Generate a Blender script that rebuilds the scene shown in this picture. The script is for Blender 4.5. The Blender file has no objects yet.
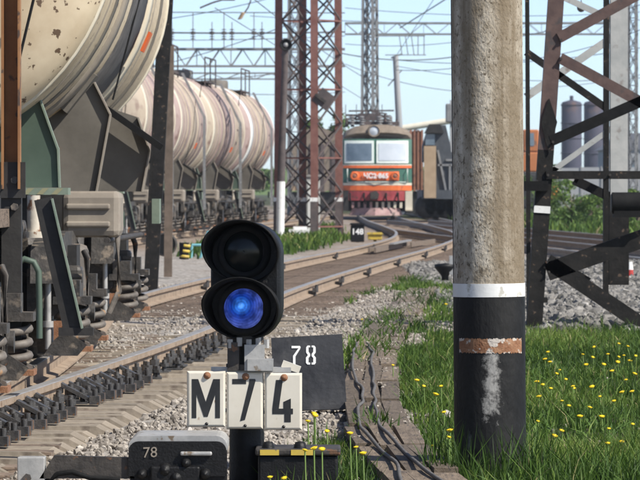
import bpy, math, random
import numpy as np
from mathutils import Vector, Matrix
R = math.radians
random.seed(7); rng = np.random.default_rng(11)
sc = bpy.context.scene
col = sc.collection

# ------------------------------------------------------------------ camera, sky, sun, exposure
FPX, HZ, CAMH = 4500.0, 189.0, 1.3            # long lens: focal length in photo pixels, horizon row, eye height
cam_d = bpy.data.cameras.new('camera'); cam = bpy.data.objects.new('camera', cam_d); col.objects.link(cam)
cam_d.sensor_width = 36; cam_d.lens = 36 * FPX / 640; cam_d.clip_start = 0.5; cam_d.clip_end = 9000
cam.location = (0, 0, CAMH); cam.rotation_euler = (R(90) - math.atan((240 - HZ) / FPX), 0, 0)
cam_d.dof.use_dof = True; cam_d.dof.focus_distance = 20.0; cam_d.dof.aperture_fstop = 25
sc.camera = cam
SUN_EL, SUN_AZ = R(45), R(121)                # azimuth clockwise from +Y (view direction)
sd = Vector((math.cos(SUN_EL) * math.sin(SUN_AZ), math.cos(SUN_EL) * math.cos(SUN_AZ), math.sin(SUN_EL)))
w = bpy.data.worlds.new('World'); sc.world = w; w.use_nodes = True
nt = w.node_tree; sky = nt.nodes.new('ShaderNodeTexSky'); sky.sky_type = 'NISHITA'; sky.sun_disc = False
sky.sun_elevation = SUN_EL; sky.sun_rotation = SUN_AZ; sky.air_density = 0.45; sky.dust_density = 0.4; sky.ozone_density = 0.3
bg = nt.nodes['Background']; bg.inputs[1].default_value = 0.15; nt.links.new(sky.outputs[0], bg.inputs[0])
sl = bpy.data.lights.new('sun', 'SUN'); sl.energy = 4.8; sl.angle = R(0.5); sl.color = (1.0, 0.95, 0.86)
so = bpy.data.objects.new('sun', sl); col.objects.link(so); so.rotation_euler = sd.to_track_quat('Z', 'Y').to_euler()
sc.view_settings.view_transform = 'Standard'; sc.view_settings.look = 'None'; sc.view_settings.exposure = 0.42; sc.view_settings.gamma = 1

def W(px, py, Y):                              # photo pixel + true distance -> place in metres
    return Vector(((px - 320) / FPX * Y, Y, CAMH - (py - HZ) / FPX * Y))

# ------------------------------------------------------------------ materials
M = {}
def mat(name, c1, c2=None, scale=8, rough=0.7, metal=0.0, bump=0.0, c3=None, s3=30, t3=0.62, stretch=(1, 1, 1), emis=None, es=0, w3=0.04, spec=0.5, vary=0.0, c4=None):
    m = bpy.data.materials.new(name); m.use_nodes = True; n = m.node_tree; L = n.links
    b = n.nodes['Principled BSDF']; b.inputs['Roughness'].default_value = rough; b.inputs['Metallic'].default_value = metal
    b.inputs['Specular IOR Level'].default_value = spec
    M[name] = m
    if c2 is None and bump == 0:
        b.inputs['Base Color'].default_value = (*c1, 1)
    else:
        tc = n.nodes.new('ShaderNodeTexCoord'); mp = n.nodes.new('ShaderNodeMapping'); L.new(tc.outputs['Object'], mp.inputs[0]); mp.inputs['Scale'].default_value = stretch
        no = n.nodes.new('ShaderNodeTexNoise'); no.inputs['Scale'].default_value = scale; no.inputs['Detail'].default_value = 8; no.inputs['Roughness'].default_value = .65; L.new(mp.outputs[0], no.inputs[0])
        r = n.nodes.new('ShaderNodeValToRGB'); r.color_ramp.elements[0].position = .36; r.color_ramp.elements[1].position = .64
        r.color_ramp.elements[0].color = (*c1, 1); r.color_ramp.elements[1].color = (*(c2 or c1), 1); L.new(no.outputs[0], r.inputs[0])
        out = r.outputs[0]
        if c3:
            n3 = n.nodes.new('ShaderNodeTexNoise'); n3.inputs['Scale'].default_value = s3; n3.inputs['Detail'].default_value = 5; L.new(mp.outputs[0], n3.inputs[0])
            mr = n.nodes.new('ShaderNodeMapRange'); mr.inputs[1].default_value = t3; mr.inputs[2].default_value = t3 + w3; L.new(n3.outputs[0], mr.inputs[0])
            mx = n.nodes.new('ShaderNodeMix'); mx.data_type = 'RGBA'; L.new(mr.outputs[0], mx.inputs[0]); L.new(out, mx.inputs[6]); mx.inputs[7].default_value = (*c3, 1); out = mx.outputs[2]
        if c4:                                                    # long vertical weather streaks
            m4 = n.nodes.new('ShaderNodeMapping'); L.new(tc.outputs['Object'], m4.inputs[0]); m4.inputs['Scale'].default_value = (9, 9, .35)
            n5 = n.nodes.new('ShaderNodeTexNoise'); n5.inputs['Scale'].default_value = 1; n5.inputs['Detail'].default_value = 4; L.new(m4.outputs[0], n5.inputs[0])
            mr = n.nodes.new('ShaderNodeMapRange'); mr.inputs[1].default_value = .44; mr.inputs[2].default_value = .62; mr.inputs[4].default_value = .85; L.new(n5.outputs[0], mr.inputs[0])
            mx = n.nodes.new('ShaderNodeMix'); mx.data_type = 'RGBA'; L.new(mr.outputs[0], mx.inputs[0]); L.new(out, mx.inputs[6]); mx.inputs[7].default_value = (*c4, 1); out = mx.outputs[2]
        if vary:                                                  # every piece a little different
            oi = n.nodes.new('ShaderNodeObjectInfo'); mv_ = n.nodes.new('ShaderNodeMapRange'); mv_.inputs[3].default_value = 1 - vary; mv_.inputs[4].default_value = 1 + vary; L.new(oi.outputs['Random'], mv_.inputs[0])
            hs = n.nodes.new('ShaderNodeHueSaturation'); L.new(mv_.outputs[0], hs.inputs['Value']); L.new(out, hs.inputs['Color']); out = hs.outputs[0]
        L.new(out, b.inputs['Base Color'])
        if bump:
            n4 = n.nodes.new('ShaderNodeTexNoise'); n4.inputs['Scale'].default_value = scale * 5; n4.inputs['Detail'].default_value = 6; L.new(mp.outputs[0], n4.inputs[0])
            bp = n.nodes.new('ShaderNodeBump'); bp.inputs['Strength'].default_value = bump; bp.inputs['Distance'].default_value = .01; L.new(n4.outputs[0], bp.inputs['Height']); L.new(bp.outputs[0], b.inputs['Normal'])
    if emis:
        b.inputs['Emission Color'].default_value = (*emis, 1); b.inputs['Emission Strength'].default_value = es
    return m
def attr_mat(name, stops, rough=.8, noise=0, transl=0):          # colour from a per-piece attribute
    m = bpy.data.materials.new(name); m.use_nodes = True; n = m.node_tree; L = n.links; b = n.nodes['Principled BSDF']
    b.inputs['Roughness'].default_value = rough; b.inputs['Specular IOR Level'].default_value = .3
    a = n.nodes.new('ShaderNodeAttribute'); a.attribute_name = 'tint'; r = n.nodes.new('ShaderNodeValToRGB')
    cr = r.color_ramp
    while len(cr.elements) < len(stops): cr.elements.new(.5)
    for e, (p, c) in zip(cr.elements, stops): e.position = p; e.color = (*c, 1)
    L.new(a.outputs['Fac'], r.inputs[0]); L.new(r.outputs[0], b.inputs['Base Color'])
    if transl:
        t = n.nodes.new('ShaderNodeBsdfTranslucent'); mx = n.nodes.new('ShaderNodeMixShader'); mx.inputs[0].default_value = transl
        L.new(r.outputs[0], t.inputs[0]); L.new(b.outputs[0], mx.inputs[1]); L.new(t.outputs[0], mx.inputs[2]); L.new(mx.outputs[0], n.nodes['Material Output'].inputs[0])
    M[name] = m
mat('black_paint', (.005, .005, .0055), (.011, .011, .0115), 20, .5, 0, .3, spec=.28, c3=(.05, .045, .04), s3=24, t3=.68, w3=.1)
mat('matt_black', (.005, .005, .0055), (.011, .011, .011), 14, .75, 0, .1, spec=.2)
mat('tar_black', (.022, .022, .024), (.05, .05, .052), 6, .45, 0, .35, c3=(.10, .095, .09), s3=5, t3=.6, w3=.2)
mat('spring_steel', (.085, .075, .065), (.19, .165, .14), 7, .65, .1, .3, c3=(.28, .17, .09), s3=12, t3=.62, w3=.06)
mat('dark_steel', (.035, .032, .03), (.075, .066, .058), 12, .65, .3, .3, c3=(.15, .08, .045), s3=22, t3=.63)
mat('greasy_steel', (.03, .029, .028), (.085, .075, .066), 9, .55, .2, .4, c3=(.2, .165, .13), s3=11, t3=.57, w3=.1)
mat('fastener_steel', (.05, .05, .052), (.10, .095, .09), 25, .5, .4, .3, c3=(.2, .1, .045), s3=18, t3=.62)
mat('rail_side', (.22, .165, .115), (.34, .26, .19), 7, .8, 0, .3, c3=(.15, .09, .05), s3=14, t3=.6, w3=.1)
mat('rail_joint', (.13, .10, .075), (.2, .155, .115), 7, .8, 0, .2)
mat('rail_top', (.40, .385, .365), (.29, .27, .25), 5, .5, .45, .05)
mat('sleeper_concrete', (.175, .145, .11), (.29, .245, .19), 6, .9, 0, .4, c3=(.14, .11, .085), s3=9, t3=.58, w3=.12, vary=.22)
mat('timber_old', (.13, .095, .07), (.24, .18, .135), 5, .9, 0, .5, stretch=(1, 1, 6), c3=(.07, .05, .04), s3=12, t3=.58, vary=.25)
mat('plank_wood', (.10, .075, .052), (.20, .155, .112), 6, .85, 0, .5, stretch=(8, .8, 8), c3=(.06, .05, .045), s3=7, t3=.57, w3=.1, vary=.3)
mat('pole_concrete', (.25, .205, .145), (.54, .48, .39), 14, .92, 0, .55, stretch=(1.2, 1.2, .8), c3=(.12, .095, .065), s3=62, t3=.56, w3=.1, c4=(.165, .125, .078))
mat('pole_black', (.0085, .0085, .009), (.019, .0185, .018), 9, .6, 0, .45, spec=.25, c3=(.10, .10, .10), s3=13, t3=.68, w3=.06, stretch=(1, 1, .5))
def lime_streak():                                              # ragged lime run down the tarred foot, below the strap
    n = M['pole_black'].node_tree; L = n.links; b = n.nodes['Principled BSDF']; src = b.inputs['Base Color'].links[0].from_socket
    tc = n.nodes.new('ShaderNodeTexCoord'); sp = n.nodes.new('ShaderNodeSeparateXYZ'); L.new(tc.outputs['Object'], sp.inputs[0])
    def math_(op, a_, b_=None, c_=None):
        q = n.nodes.new('ShaderNodeMath'); q.operation = op
        for i, v in enumerate((a_, b_, c_)):
            if v is None: continue
            if isinstance(v, (int, float)): q.inputs[i].default_value = v
            else: L.new(v, q.inputs[i])
        return q.outputs[0]
    no = n.nodes.new('ShaderNodeTexNoise'); no.inputs['Scale'].default_value = 28; no.inputs['Detail'].default_value = 8; no.inputs['Roughness'].default_value = .7; L.new(tc.outputs['Object'], no.inputs[0])
    dx = math_('DIVIDE', math_('ABSOLUTE', sp.outputs['X']), .05); dz = math_('DIVIDE', math_('ABSOLUTE', math_('SUBTRACT', sp.outputs['Z'], .42)), .19)
    e = math_('MAXIMUM', math_('POWER', dx, 1.6), math_('POWER', dz, 3)); side = math_('LESS_THAN', sp.outputs['Y'], 0)
    k = math_('SUBTRACT', math_('MULTIPLY', no.outputs[0], 3.6), math_('ADD', e, 1.05));
    mr = n.nodes.new('ShaderNodeMapRange'); mr.inputs[1].default_value = .0; mr.inputs[2].default_value = .8; mr.inputs[4].default_value = .85; L.new(k, mr.inputs[0])
    mx = n.nodes.new('ShaderNodeMix'); mx.data_type = 'RGBA'; L.new(math_('MULTIPLY', mr.outputs[0], side), mx.inputs[0]); L.new(src, mx.inputs[6]); mx.inputs[7].default_value = (.38, .37, .35, 1); L.new(mx.outputs[2], b.inputs['Base Color'])
lime_streak()
mat('white_paint', (.72, .72, .69), (.8, .8, .78), 9, .6, 0, .1, c3=(.5, .48, .42), s3=12, t3=.64)
mat('rust_flaky', (.20, .085, .04), (.33, .18, .10), 18, .9, 0, .5, c3=(.5, .45, .4), s3=22, t3=.55)
mat('lime_streak', (.40, .39, .37), (.26, .26, .25), 14, .9, 0, .4)
mat('enamel', (.60, .555, .46), (.68, .64, .55), 5, .3, 0, .05, c3=(.30, .19, .11), s3=14, t3=.645, w3=.05)
mat('letter_black', (.012, .012, .013), (.022, .022, .022), 30, .35)
mat('letter_white', (.8, .8, .78))
mat('rust_bolt', (.20, .085, .04), (.30, .15, .08), 30, .85, 0, .4)
mat('faded_yellow', (.30, .27, .14), (.24, .24, .15), 9, .7)
mat('yellow_paint', (.62, .45, .06), (.5, .36, .07), 8, .6, 0, .1, c3=(.2, .17, .1), s3=20, t3=.6)
mat('galv', (.33, .33, .32), (.47, .46, .44), 12, .5, .3, .1, c3=(.2, .15, .1), s3=14, t3=.64)
mat('tower_brown', (.075, .045, .04), (.125, .078, .066), 6, .7, 0, .2, c3=(.06, .05, .05), s3=7, t3=.6, w3=.1)
mat('tower_dark', (.008, .0078, .0075), (.02, .0185, .017), 8, .75, 0, .25, c3=(.10, .07, .05), s3=16, t3=.64, spec=.25)
mat('tower_light', (.36, .37, .36), (.46, .46, .44), 5, .7, 0, .15, c3=(.25, .22, .2), s3=8, t3=.6, w3=.1)
mat('mast_red', (.155, .062, .05), (.215, .10, .08), 5, .75, 0, 0)
mat('mast_dark', (.06, .05, .05), (.11, .085, .08), 5, .75)
mat('mast_grey', (.17, .175, .18), (.25, .25, .25), 3, .7)
mat('wire_dark', (.09, .09, .095), (.12, .12, .12), 3, .6)
mat('tank_cream', (.50, .39, .255), (.66, .555, .395), 1.6, .55, 0, .15, c3=(.12, .075, .045), s3=17, t3=.625, w3=.02)
mat('tank_pink', (.31, .22, .205), (.41, .32, .29), .9, .7, 0, .1, c3=(.18, .11, .095), s3=2.2, t3=.53, w3=.15, stretch=(1, 2.5, 1))
mat('tank_tan', (.37, .30, .225), (.47, .40, .315), .9, .7, 0, .1, c3=(.19, .12, .10), s3=2.2, t3=.53, w3=.15, stretch=(1, 2.5, 1))
mat('strap_dark', (.055, .055, .058), (.11, .105, .105), 9, .75, 0, .4)
mat('rim_cream', (.58, .52, .40), (.66, .61, .5), 4, .6, 0, .1)
mat('jack_paint', (.45, .41, .34), (.55, .5, .42), 6, .7, 0, .2, c3=(.2, .1, .05), s3=16, t3=.55, w3=.06)
mat('rim_white', (.72, .73, .70), (.62, .64, .62), 4, .6)
mat('saddle_grey', (.105, .094, .078), (.155, .14, .118), 2.5, .7, 0, .15, c3=(.15, .11, .08), s3=6, t3=.64, w3=.1)
mat('saddle_green', (.055, .085, .062), (.08, .115, .085), 2.5, .6, 0, .1, c3=(.2, .19, .13), s3=7, t3=.69)
mat('edge_green', (.14, .185, .14), (.21, .25, .19), 6, .6, 0, .1)
mat('beige_cast', (.22, .19, .155), (.31, .27, .22), 3, .75, 0, .25, c3=(.22, .18, .15), s3=6, t3=.6, w3=.1)
mat('rust_channel', (.22, .095, .035), (.32, .155, .06), 3, .75, 0, .2, c3=(.08, .05, .035), s3=8, t3=.62)
mat('under_black', (.012, .011, .011), (.028, .026, .024), 6, .7, 0, .2)
mat('loco_green', (.03, .11, .078), (.05, .15, .105), 2, .45, c3=(.06, .075, .055), s3=3, t3=.55, w3=.15)
mat('loco_orange', (.72, .13, .03), (.80, .19, .05), 2, .45, c3=(.45, .11, .05), s3=4, t3=.58, w3=.12)
mat('loco_red', (.30, .035, .045), (.40, .07, .075), 3, .55, c3=(.14, .06, .05), s3=5, t3=.52, w3=.15)
mat('loco_cream', (.72, .68, .55), (.66, .6, .48), 3, .5)
mat('loco_roof', (.17, .135, .10), (.27, .22, .17), 2.5, .7, c3=(.10, .075, .055), s3=2.5, t3=.55, w3=.15)
mat('frame_white', (.70, .75, .70), (.62, .68, .63), 4, .5)
mat('cow_pink', (.30, .17, .165), (.40, .28, .26), 3, .7, c3=(.12, .09, .08), s3=5, t3=.55, w3=.1)
mat('glass_sky', (.10, .14, .18), (.16, .21, .26), 2, .08, 0, 0)
mat('glass_pale', (.50, .55, .60), (.58, .62, .66), 2, .15)  # windscreen reflection put into the glass as a pale colour
mat('wagon_rust', (.22, .085, .05), (.30, .14, .09), 1.5, .8, c3=(.14, .07, .05), s3=4, t3=.56, w3=.1)
mat('wagon_dark', (.045, .052, .062), (.08, .088, .098), 1.5, .7)
mat('wagon_tan', (.34, .24, .15), (.42, .31, .2), 2, .8)
mat('silo_blue', (.035, .038, .065), (.06, .055, .08), .3, .8, c3=(.12, .07, .06), s3=.4, t3=.58, w3=.1)
mat('far_wall', (.30, .31, .32), (.38, .38, .38), .3, .9)
mat('far_roof', (.13, .14, .17), (.18, .18, .2), .3, .9)
mat('skin', (.5, .32, .24), (.55, .36, .27), 6, .6)
mat('vest_orange', (.85, .22, .03), (.9, .3, .05), 4, .7)
mat('machine_orange', (.42, .13, .035), (.5, .18, .06), 1, .7, c3=(.2, .1, .06), s3=2, t3=.55, w3=.1)
mat('cloth_dark', (.03, .035, .05), (.05, .055, .07), 8, .9)
mat('red_paint', (.5, .04, .03), (.4, .05, .04), 8, .5)
mat('teal_paint', (.14, .38, .42), (.2, .45, .48), 8, .6)
mat('cable_grey', (.07, .065, .06), (.14, .13, .12), 20, .7, 0, .2)
mat('bark', (.10, .075, .055), (.16, .12, .09), 6, .9)
mat('stem_green', (.16, .25, .06), (.2, .3, .08), 10, .6)
mat('dandelion', (.85, .60, .01), (.9, .68, .03), 60, .7)
attr_mat('grass', [(0, (.025, .055, .009)), (.35, (.062, .125, .018)), (.7, (.145, .225, .036)), (.9, (.25, .30, .075)), (1, (.40, .34, .17))], .6, transl=.35)
attr_mat('leaves', [(0, (.04, .08, .015)), (.5, (.10, .18, .035)), (1, (.24, .32, .08))], .6, transl=.3)
attr_mat('gravel', [(0, (.11, .095, .08)), (.4, (.26, .23, .195)), (.8, (.41, .37, .32)), (1, (.6, .56, .51))], .9)
attr_mat('gravel_grey', [(0, (.075, .072, .065)), (.4, (.165, .158, .145)), (.8, (.265, .25, .23)), (1, (.42, .40, .37))], .9)

# blue signal lens: lit lamp behind ribbed glass
m = mat('lens_blue', (.01, .03, .2)); n = m.node_tree; L = n.links; b = n.nodes['Principled BSDF']; b.inputs['Roughness'].default_value = .1; b.inputs['Specular IOR Level'].default_value = .12
tc = n.nodes.new('ShaderNodeTexCoord'); mp = n.nodes.new('ShaderNodeMapping'); L.new(tc.outputs['Object'], mp.inputs[0])
LENS_MAP = mp
gl = n.nodes.new('ShaderNodeVectorMath'); gl.operation = 'LENGTH'; L.new(mp.outputs[0], gl.inputs[0])
rp = n.nodes.new('ShaderNodeValToRGB'); L.new(gl.outputs['Value'], rp.inputs[0])
for e, (p, c) in zip([rp.color_ramp.elements[0], rp.color_ramp.elements[1], rp.color_ramp.elements.new(.025), rp.color_ramp.elements.new(.055)],
                     [(0, (.3, .65, 1)), (.085, (.0, .001, .012)), (.014, (.04, .22, .8)), (.042, (.003, .03, .26))]): e.position = p; e.color = (*c, 1)
sn = n.nodes.new('ShaderNodeMath'); sn.operation = 'SINE'; ml = n.nodes.new('ShaderNodeMath'); ml.operation = 'MULTIPLY'; ml.inputs[1].default_value = 560; L.new(gl.outputs['Value'], ml.inputs[0]); L.new(ml.outputs[0], sn.inputs[0])
ma = n.nodes.new('ShaderNodeMath'); ma.operation = 'MULTIPLY_ADD'; ma.inputs[1].default_value = .12; ma.inputs[2].default_value = .62; L.new(sn.outputs[0], ma.inputs[0])
L.new(rp.outputs[0], b.inputs['Emission Color']); nz_ = n.nodes.new('ShaderNodeTexNoise'); nz_.inputs['Scale'].default_value = 26; nz_.inputs['Detail'].default_value = 3; L.new(mp.outputs[0], nz_.inputs[0])
nm_ = n.nodes.new('ShaderNodeMapRange'); nm_.inputs[1].default_value = .35; nm_.inputs[2].default_value = .68; nm_.inputs[3].default_value = .35; nm_.inputs[4].default_value = 1.7; L.new(nz_.outputs[0], nm_.inputs[0])
mu_ = n.nodes.new('ShaderNodeMath'); mu_.operation = 'MULTIPLY'; L.new(ma.outputs[0], mu_.inputs[0]); L.new(nm_.outputs[0], mu_.inputs[1]); L.new(mu_.outputs[0], b.inputs['Emission Strength'])
mat('lens_dark', (.006, .008, .008)); M['lens_dark'].node_tree.nodes['Principled BSDF'].inputs['Roughness'].default_value = .15; M['lens_dark'].node_tree.nodes['Principled BSDF'].inputs['Specular IOR Level'].default_value = .25

# ------------------------------------------------------------------ mesh helpers
ORG = {}
class MB:
    def __init__(s): s.v = []; s.f = []; s.sm = []
    def add(s, vs, fs, smooth=False):
        o = len(s.v); s.v += [tuple(v) for v in vs]; s.f += [[i + o for i in f] for f in fs]; s.sm += [smooth] * len(fs); return s
    def box(s, c, d, rot=None, taper=1):
        x, y, z = [k / 2 for k in d]; c = Vector(c)
        vs = [Vector((sx * x * (taper if sz > 0 else 1), sy * y * (taper if sz > 0 else 1), sz * z)) for sz in (-1, 1) for sy in (-1, 1) for sx in (-1, 1)]
        if rot: vs = [rot @ v for v in vs]
        return s.add([v + c for v in vs], [(0, 2, 3, 1), (4, 5, 7, 6), (0, 1, 5, 4), (2, 6, 7, 3), (0, 4, 6, 2), (1, 3, 7, 5)])
    def bbox(s, lo, hi):
        return s.box([(a + b) / 2 for a, b in zip(lo, hi)], [abs(b - a) for a, b in zip(lo, hi)])
    def rbox(s, lo, hi, r=.02):                                  # box with bevelled edges
        import bmesh
        bm = bmesh.new(); bmesh.ops.create_cube(bm, size=1)
        for v in bm.verts: v.co = Vector([lo[k] + (v.co[k] + .5) * (hi[k] - lo[k]) for k in range(3)])
        bmesh.ops.bevel(bm, geom=bm.edges[:], offset=r, segments=2, affect='EDGES', profile=.5)
        bm.verts.index_update(); s.add([v.co.copy() for v in bm.verts], [[v.index for v in f.verts] for f in bm.faces]); bm.free(); return s
    def bar(s, p, q, wx, wy=None, up=(0, 0, 1)):                  # rectangular bar between two points
        p, q = Vector(p), Vector(q); d = (q - p); l = d.length; d.normalize(); u = Vector(up)
        if abs(d.dot(u)) > .98: u = Vector((0, 1, 0))
        a = d.cross(u).normalized(); b = a.cross(d); wy = wy or wx
        vs = [e + a * (i * wx / 2) + b * (j * wy / 2) for e in (p, q) for j in (-1, 1) for i in (-1, 1)]
        return s.add(vs, [(0, 2, 3, 1), (4, 5, 7, 6), (0, 1, 5, 4), (2, 6, 7, 3), (0, 4, 6, 2), (1, 3, 7, 5)])
    def angle(s, p, q, wd, t, side=1, up=(0, 1, 0)):              # L-profile bar
        p, q = Vector(p), Vector(q); d = (q - p).normalized(); u = Vector(up); a = d.cross(u).normalized() * side; b = a.cross(d) * side
        for (o, ww, hh) in ((a * wd / 2, wd, t), (b * wd / 2, t, wd)):
            aa, bb = a * ww / 2, b * hh / 2
            vs = [e + o + aa * i + bb * j for e in (p, q) for j in (-1, 1) for i in (-1, 1)]
            s.add(vs, [(0, 2, 3, 1), (4, 5, 7, 6), (0, 1, 5, 4), (2, 6, 7, 3), (0, 4, 6, 2), (1, 3, 7, 5)])
        return s
    def cyl(s, p, q, r0, r1=None, n=12, caps=True, smooth=True):
        p, q = Vector(p), Vector(q); d = (q - p).normalized(); a = d.orthogonal().normalized(); b = d.cross(a); r1 = r0 if r1 is None else r1
        vs = [e + (a * math.cos(2 * math.pi * i / n) + b * math.sin(2 * math.pi * i / n)) * r for e, r in ((p, r0), (q, r1)) for i in range(n)]
        s.add(vs, [(i, (i + 1) % n, n + (i + 1) % n, n + i) for i in range(n)], smooth)
        if caps: s.add(vs[:n], [list(range(n))[::-1]]); s.add(vs[n:], [list(range(n))])
        return s
    def lathe(s, prof, o, axis, n=32, smooth=True, a0=0, a1=2 * math.pi):   # prof: (radius, along)
        o, d = Vector(o), Vector(axis).normalized(); a = d.orthogonal().normalized()
        if abs(d.y) > .9: a = Vector((1, 0, 0))
        b = d.cross(a); full = abs(a1 - a0 - 2 * math.pi) < 1e-6; k = n if full else n + 1
        vs = [o + d * h + (a * math.cos(a0 + (a1 - a0) * i / n) + b * math.sin(a0 + (a1 - a0) * i / n)) * r for r, h in prof for i in range(k)]
        return s.add(vs, [(j * k + i, j * k + (i + 1) % k, (j + 1) * k + (i + 1) % k, (j + 1) * k + i) for j in range(len(prof) - 1) for i in range(n)], smooth)
    def tube(s, pts, r, n=6, smooth=True):
        pts = [Vector(p) for p in pts]; m_ = len(pts); vs = []
        up = Vector((0, 0, 1))
        for i, p in enumerate(pts):
            d = (pts[min(i + 1, m_ - 1)] - pts[max(i - 1, 0)]).normalized(); a = d.cross(up)
            if a.length < .05: a = d.cross(Vector((1, 0, 0)))
            a.normalize(); b = a.cross(d)
            vs += [p + (a * math.cos(2 * math.pi * k / n) + b * math.sin(2 * math.pi * k / n)) * r for k in range(n)]
        s.add(vs, [(i * n + k, i * n + (k + 1) % n, (i + 1) * n + (k + 1) % n, (i + 1) * n + k) for i in range(m_ - 1) for k in range(n)], smooth)
        return s.add(vs[:n], [list(range(n))]).add(vs[-n:], [list(range(n))])
    def prism(s, poly, o, u, v, depth):                         # poly in (u,v) plane pushed along u x v
        o, u, v = Vector(o), Vector(u), Vector(v); nrm = u.cross(v).normalized() * depth; n = len(poly)
        vs = [o + u * a + v * b for a, b in poly]; vs += [p + nrm for p in vs]
        return s.add(vs, [list(range(n))[::-1], list(range(n, 2 * n))] + [(i, (i + 1) % n, n + (i + 1) % n, n + i) for i in range(n)])
    def build(s, name, mt, parent=None, label=None, local=False):
        vs = [Vector(v) for v in s.v]
        if local: o = Vector()
        elif parent is not None: o = ORG.get(parent.name, Vector())
        else:
            xs = [v.x for v in vs]; ys = [v.y for v in vs]; o = Vector(((min(xs) + max(xs)) / 2, (min(ys) + max(ys)) / 2, min(v.z for v in vs)))
        me = bpy.data.meshes.new(name); me.from_pydata([v - o for v in vs], [], s.f); me.polygons.foreach_set('use_smooth', s.sm); me.update()
        me.materials.append(M[mt]); ob = bpy.data.objects.new(name, me); col.objects.link(ob)
        if parent is not None: ob.parent = parent
        else: ob.location = o
        ORG[ob.name] = o
        if label: ob['label'] = label
        return ob
def thing(name, label, cat, loc=(0, 0, 0), group=None, local=False):
    o = bpy.data.objects.new(name, None); col.objects.link(o); o.location = loc; o.empty_display_size = .1
    ORG[o.name] = Vector() if local else Vector(loc); o['label'] = label; o['category'] = cat
    if group: o['group'] = group
    return o
def tag(o, label, cat, group=None, kind=None):
    o['label'] = label; o['category'] = cat
    if group: o['group'] = group
    if kind: o['kind'] = kind
    return o
def structure(o): o['kind'] = 'structure'; return o
def shared(src, name, parent, loc, rot=None):                    # another piece on the same mesh data
    c = bpy.data.objects.new(name, src.data); col.objects.link(c); c.parent = parent; c.location = loc
    if rot is not None: c.rotation_euler = rot
    ORG[c.name] = ORG.get(parent.name, Vector()); return c
CH = {}
def copy_tree(o, parent=None):
    c = o.copy(); col.objects.link(c); c.parent = parent; ORG[c.name] = ORG.get(o.name, Vector())
    for ch in [k for k in bpy.data.objects if k.parent == o]: copy_tree(ch, c)
    return c
def np_mesh(name, verts, faces, tint, mt, smooth=False):           # big joined mesh, fast
    me = bpy.data.meshes.new(name); k = faces.shape[1]
    me.vertices.add(len(verts)); me.vertices.foreach_set('co', verts.astype(np.float32).ravel())
    me.loops.add(faces.size); me.loops.foreach_set('vertex_index', faces.astype(np.int32).ravel())
    me.polygons.add(len(faces)); me.polygons.foreach_set('loop_start', np.arange(0, faces.size, k, dtype=np.int32))
    me.polygons.foreach_set('use_smooth', np.full(len(faces), smooth)); me.update(calc_edges=True)
    at = me.attributes.new('tint', 'FLOAT', 'POINT'); at.data.foreach_set('value', tint.astype(np.float32))
    me.materials.append(M[mt]); o = bpy.data.objects.new(name, me); col.objects.link(o); return o
def text_mesh(txt, size, o, u, v, depth, bold=0.0):               # lettering as thin raised print
    cu = bpy.data.curves.new('t', 'FONT'); cu.body = txt; cu.size = size; cu.extrude = depth; cu.offset = bold; cu.align_x = 'CENTER'; cu.align_y = 'CENTER'; cu.resolution_u = 2
    t = bpy.data.objects.new('t', cu); col.objects.link(t); dg = bpy.context.evaluated_depsgraph_get(); me = bpy.data.meshes.new_from_object(t.evaluated_get(dg))
    o, u, v = Vector(o), Vector(u).normalized(), Vector(v).normalized(); nn = u.cross(v); mb = MB()
    mb.add([o + u * k.co.x + v * k.co.y + nn * k.co.z for k in me.vertices], [list(p.vertices) for p in me.polygons])
    bpy.data.objects.remove(t); bpy.data.curves.remove(cu); bpy.data.meshes.remove(me); return mb

# ------------------------------------------------------------------ track geometry
def spline(pts):
    Y = np.array([p[0] for p in pts], float); X = np.array([p[1] for p in pts], float)
    m_ = np.gradient(X, Y)
    def f(y):
        y = np.asarray(y, float); i = np.clip(np.searchsorted(Y, y) - 1, 0, len(Y) - 2); h = Y[i + 1] - Y[i]; t = (y - Y[i]) / h
        r = (2*t**3-3*t**2+1)*X[i] + (t**3-2*t**2+t)*h*m_[i] + (-2*t**3+3*t**2)*X[i+1] + (t**3-t**2)*h*m_[i+1]
        r = np.where(y < Y[0], X[0] + m_[0] * (y - Y[0]), r); return np.where(y > Y[-1], X[-1] + m_[-1] * (y - Y[-1]), r)
    return f
_r1 = [(12, -2.72), (18, -2.24), (24.5, -1.76), (28.3, -1.50), (35.4, -1.03), (51.3, -.33), (70.9, .93), (92.4, 2.46), (106, 3.2), (120, 3.55), (138, 3.5), (162, 3.28), (193, 3.2), (260, 3.0)]
trA = spline([(y, x - .76) for y, x in _r1])                       # the track the electric stands on
trB = spline([(8, -2.75), (40, -2.75), (55, -3.25), (75, -4.5), (98, -5.25), (110, -4.9), (122, -4.4), (134, -3.6), (146, -2.85), (175, -1.2), (230, 1.2)])   # tank wagons
trC = spline([(70, 9.2), (100, 7.2), (150, 4.2), (165, 3.3)])
trD = spline([(64, 7.0), (85, 5.4), (110, 3.9), (128, 2.9)])
trE = spline([(150, 5.6), (300, 5.0)])
RT = .15                                                        # height of the running surface

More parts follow.
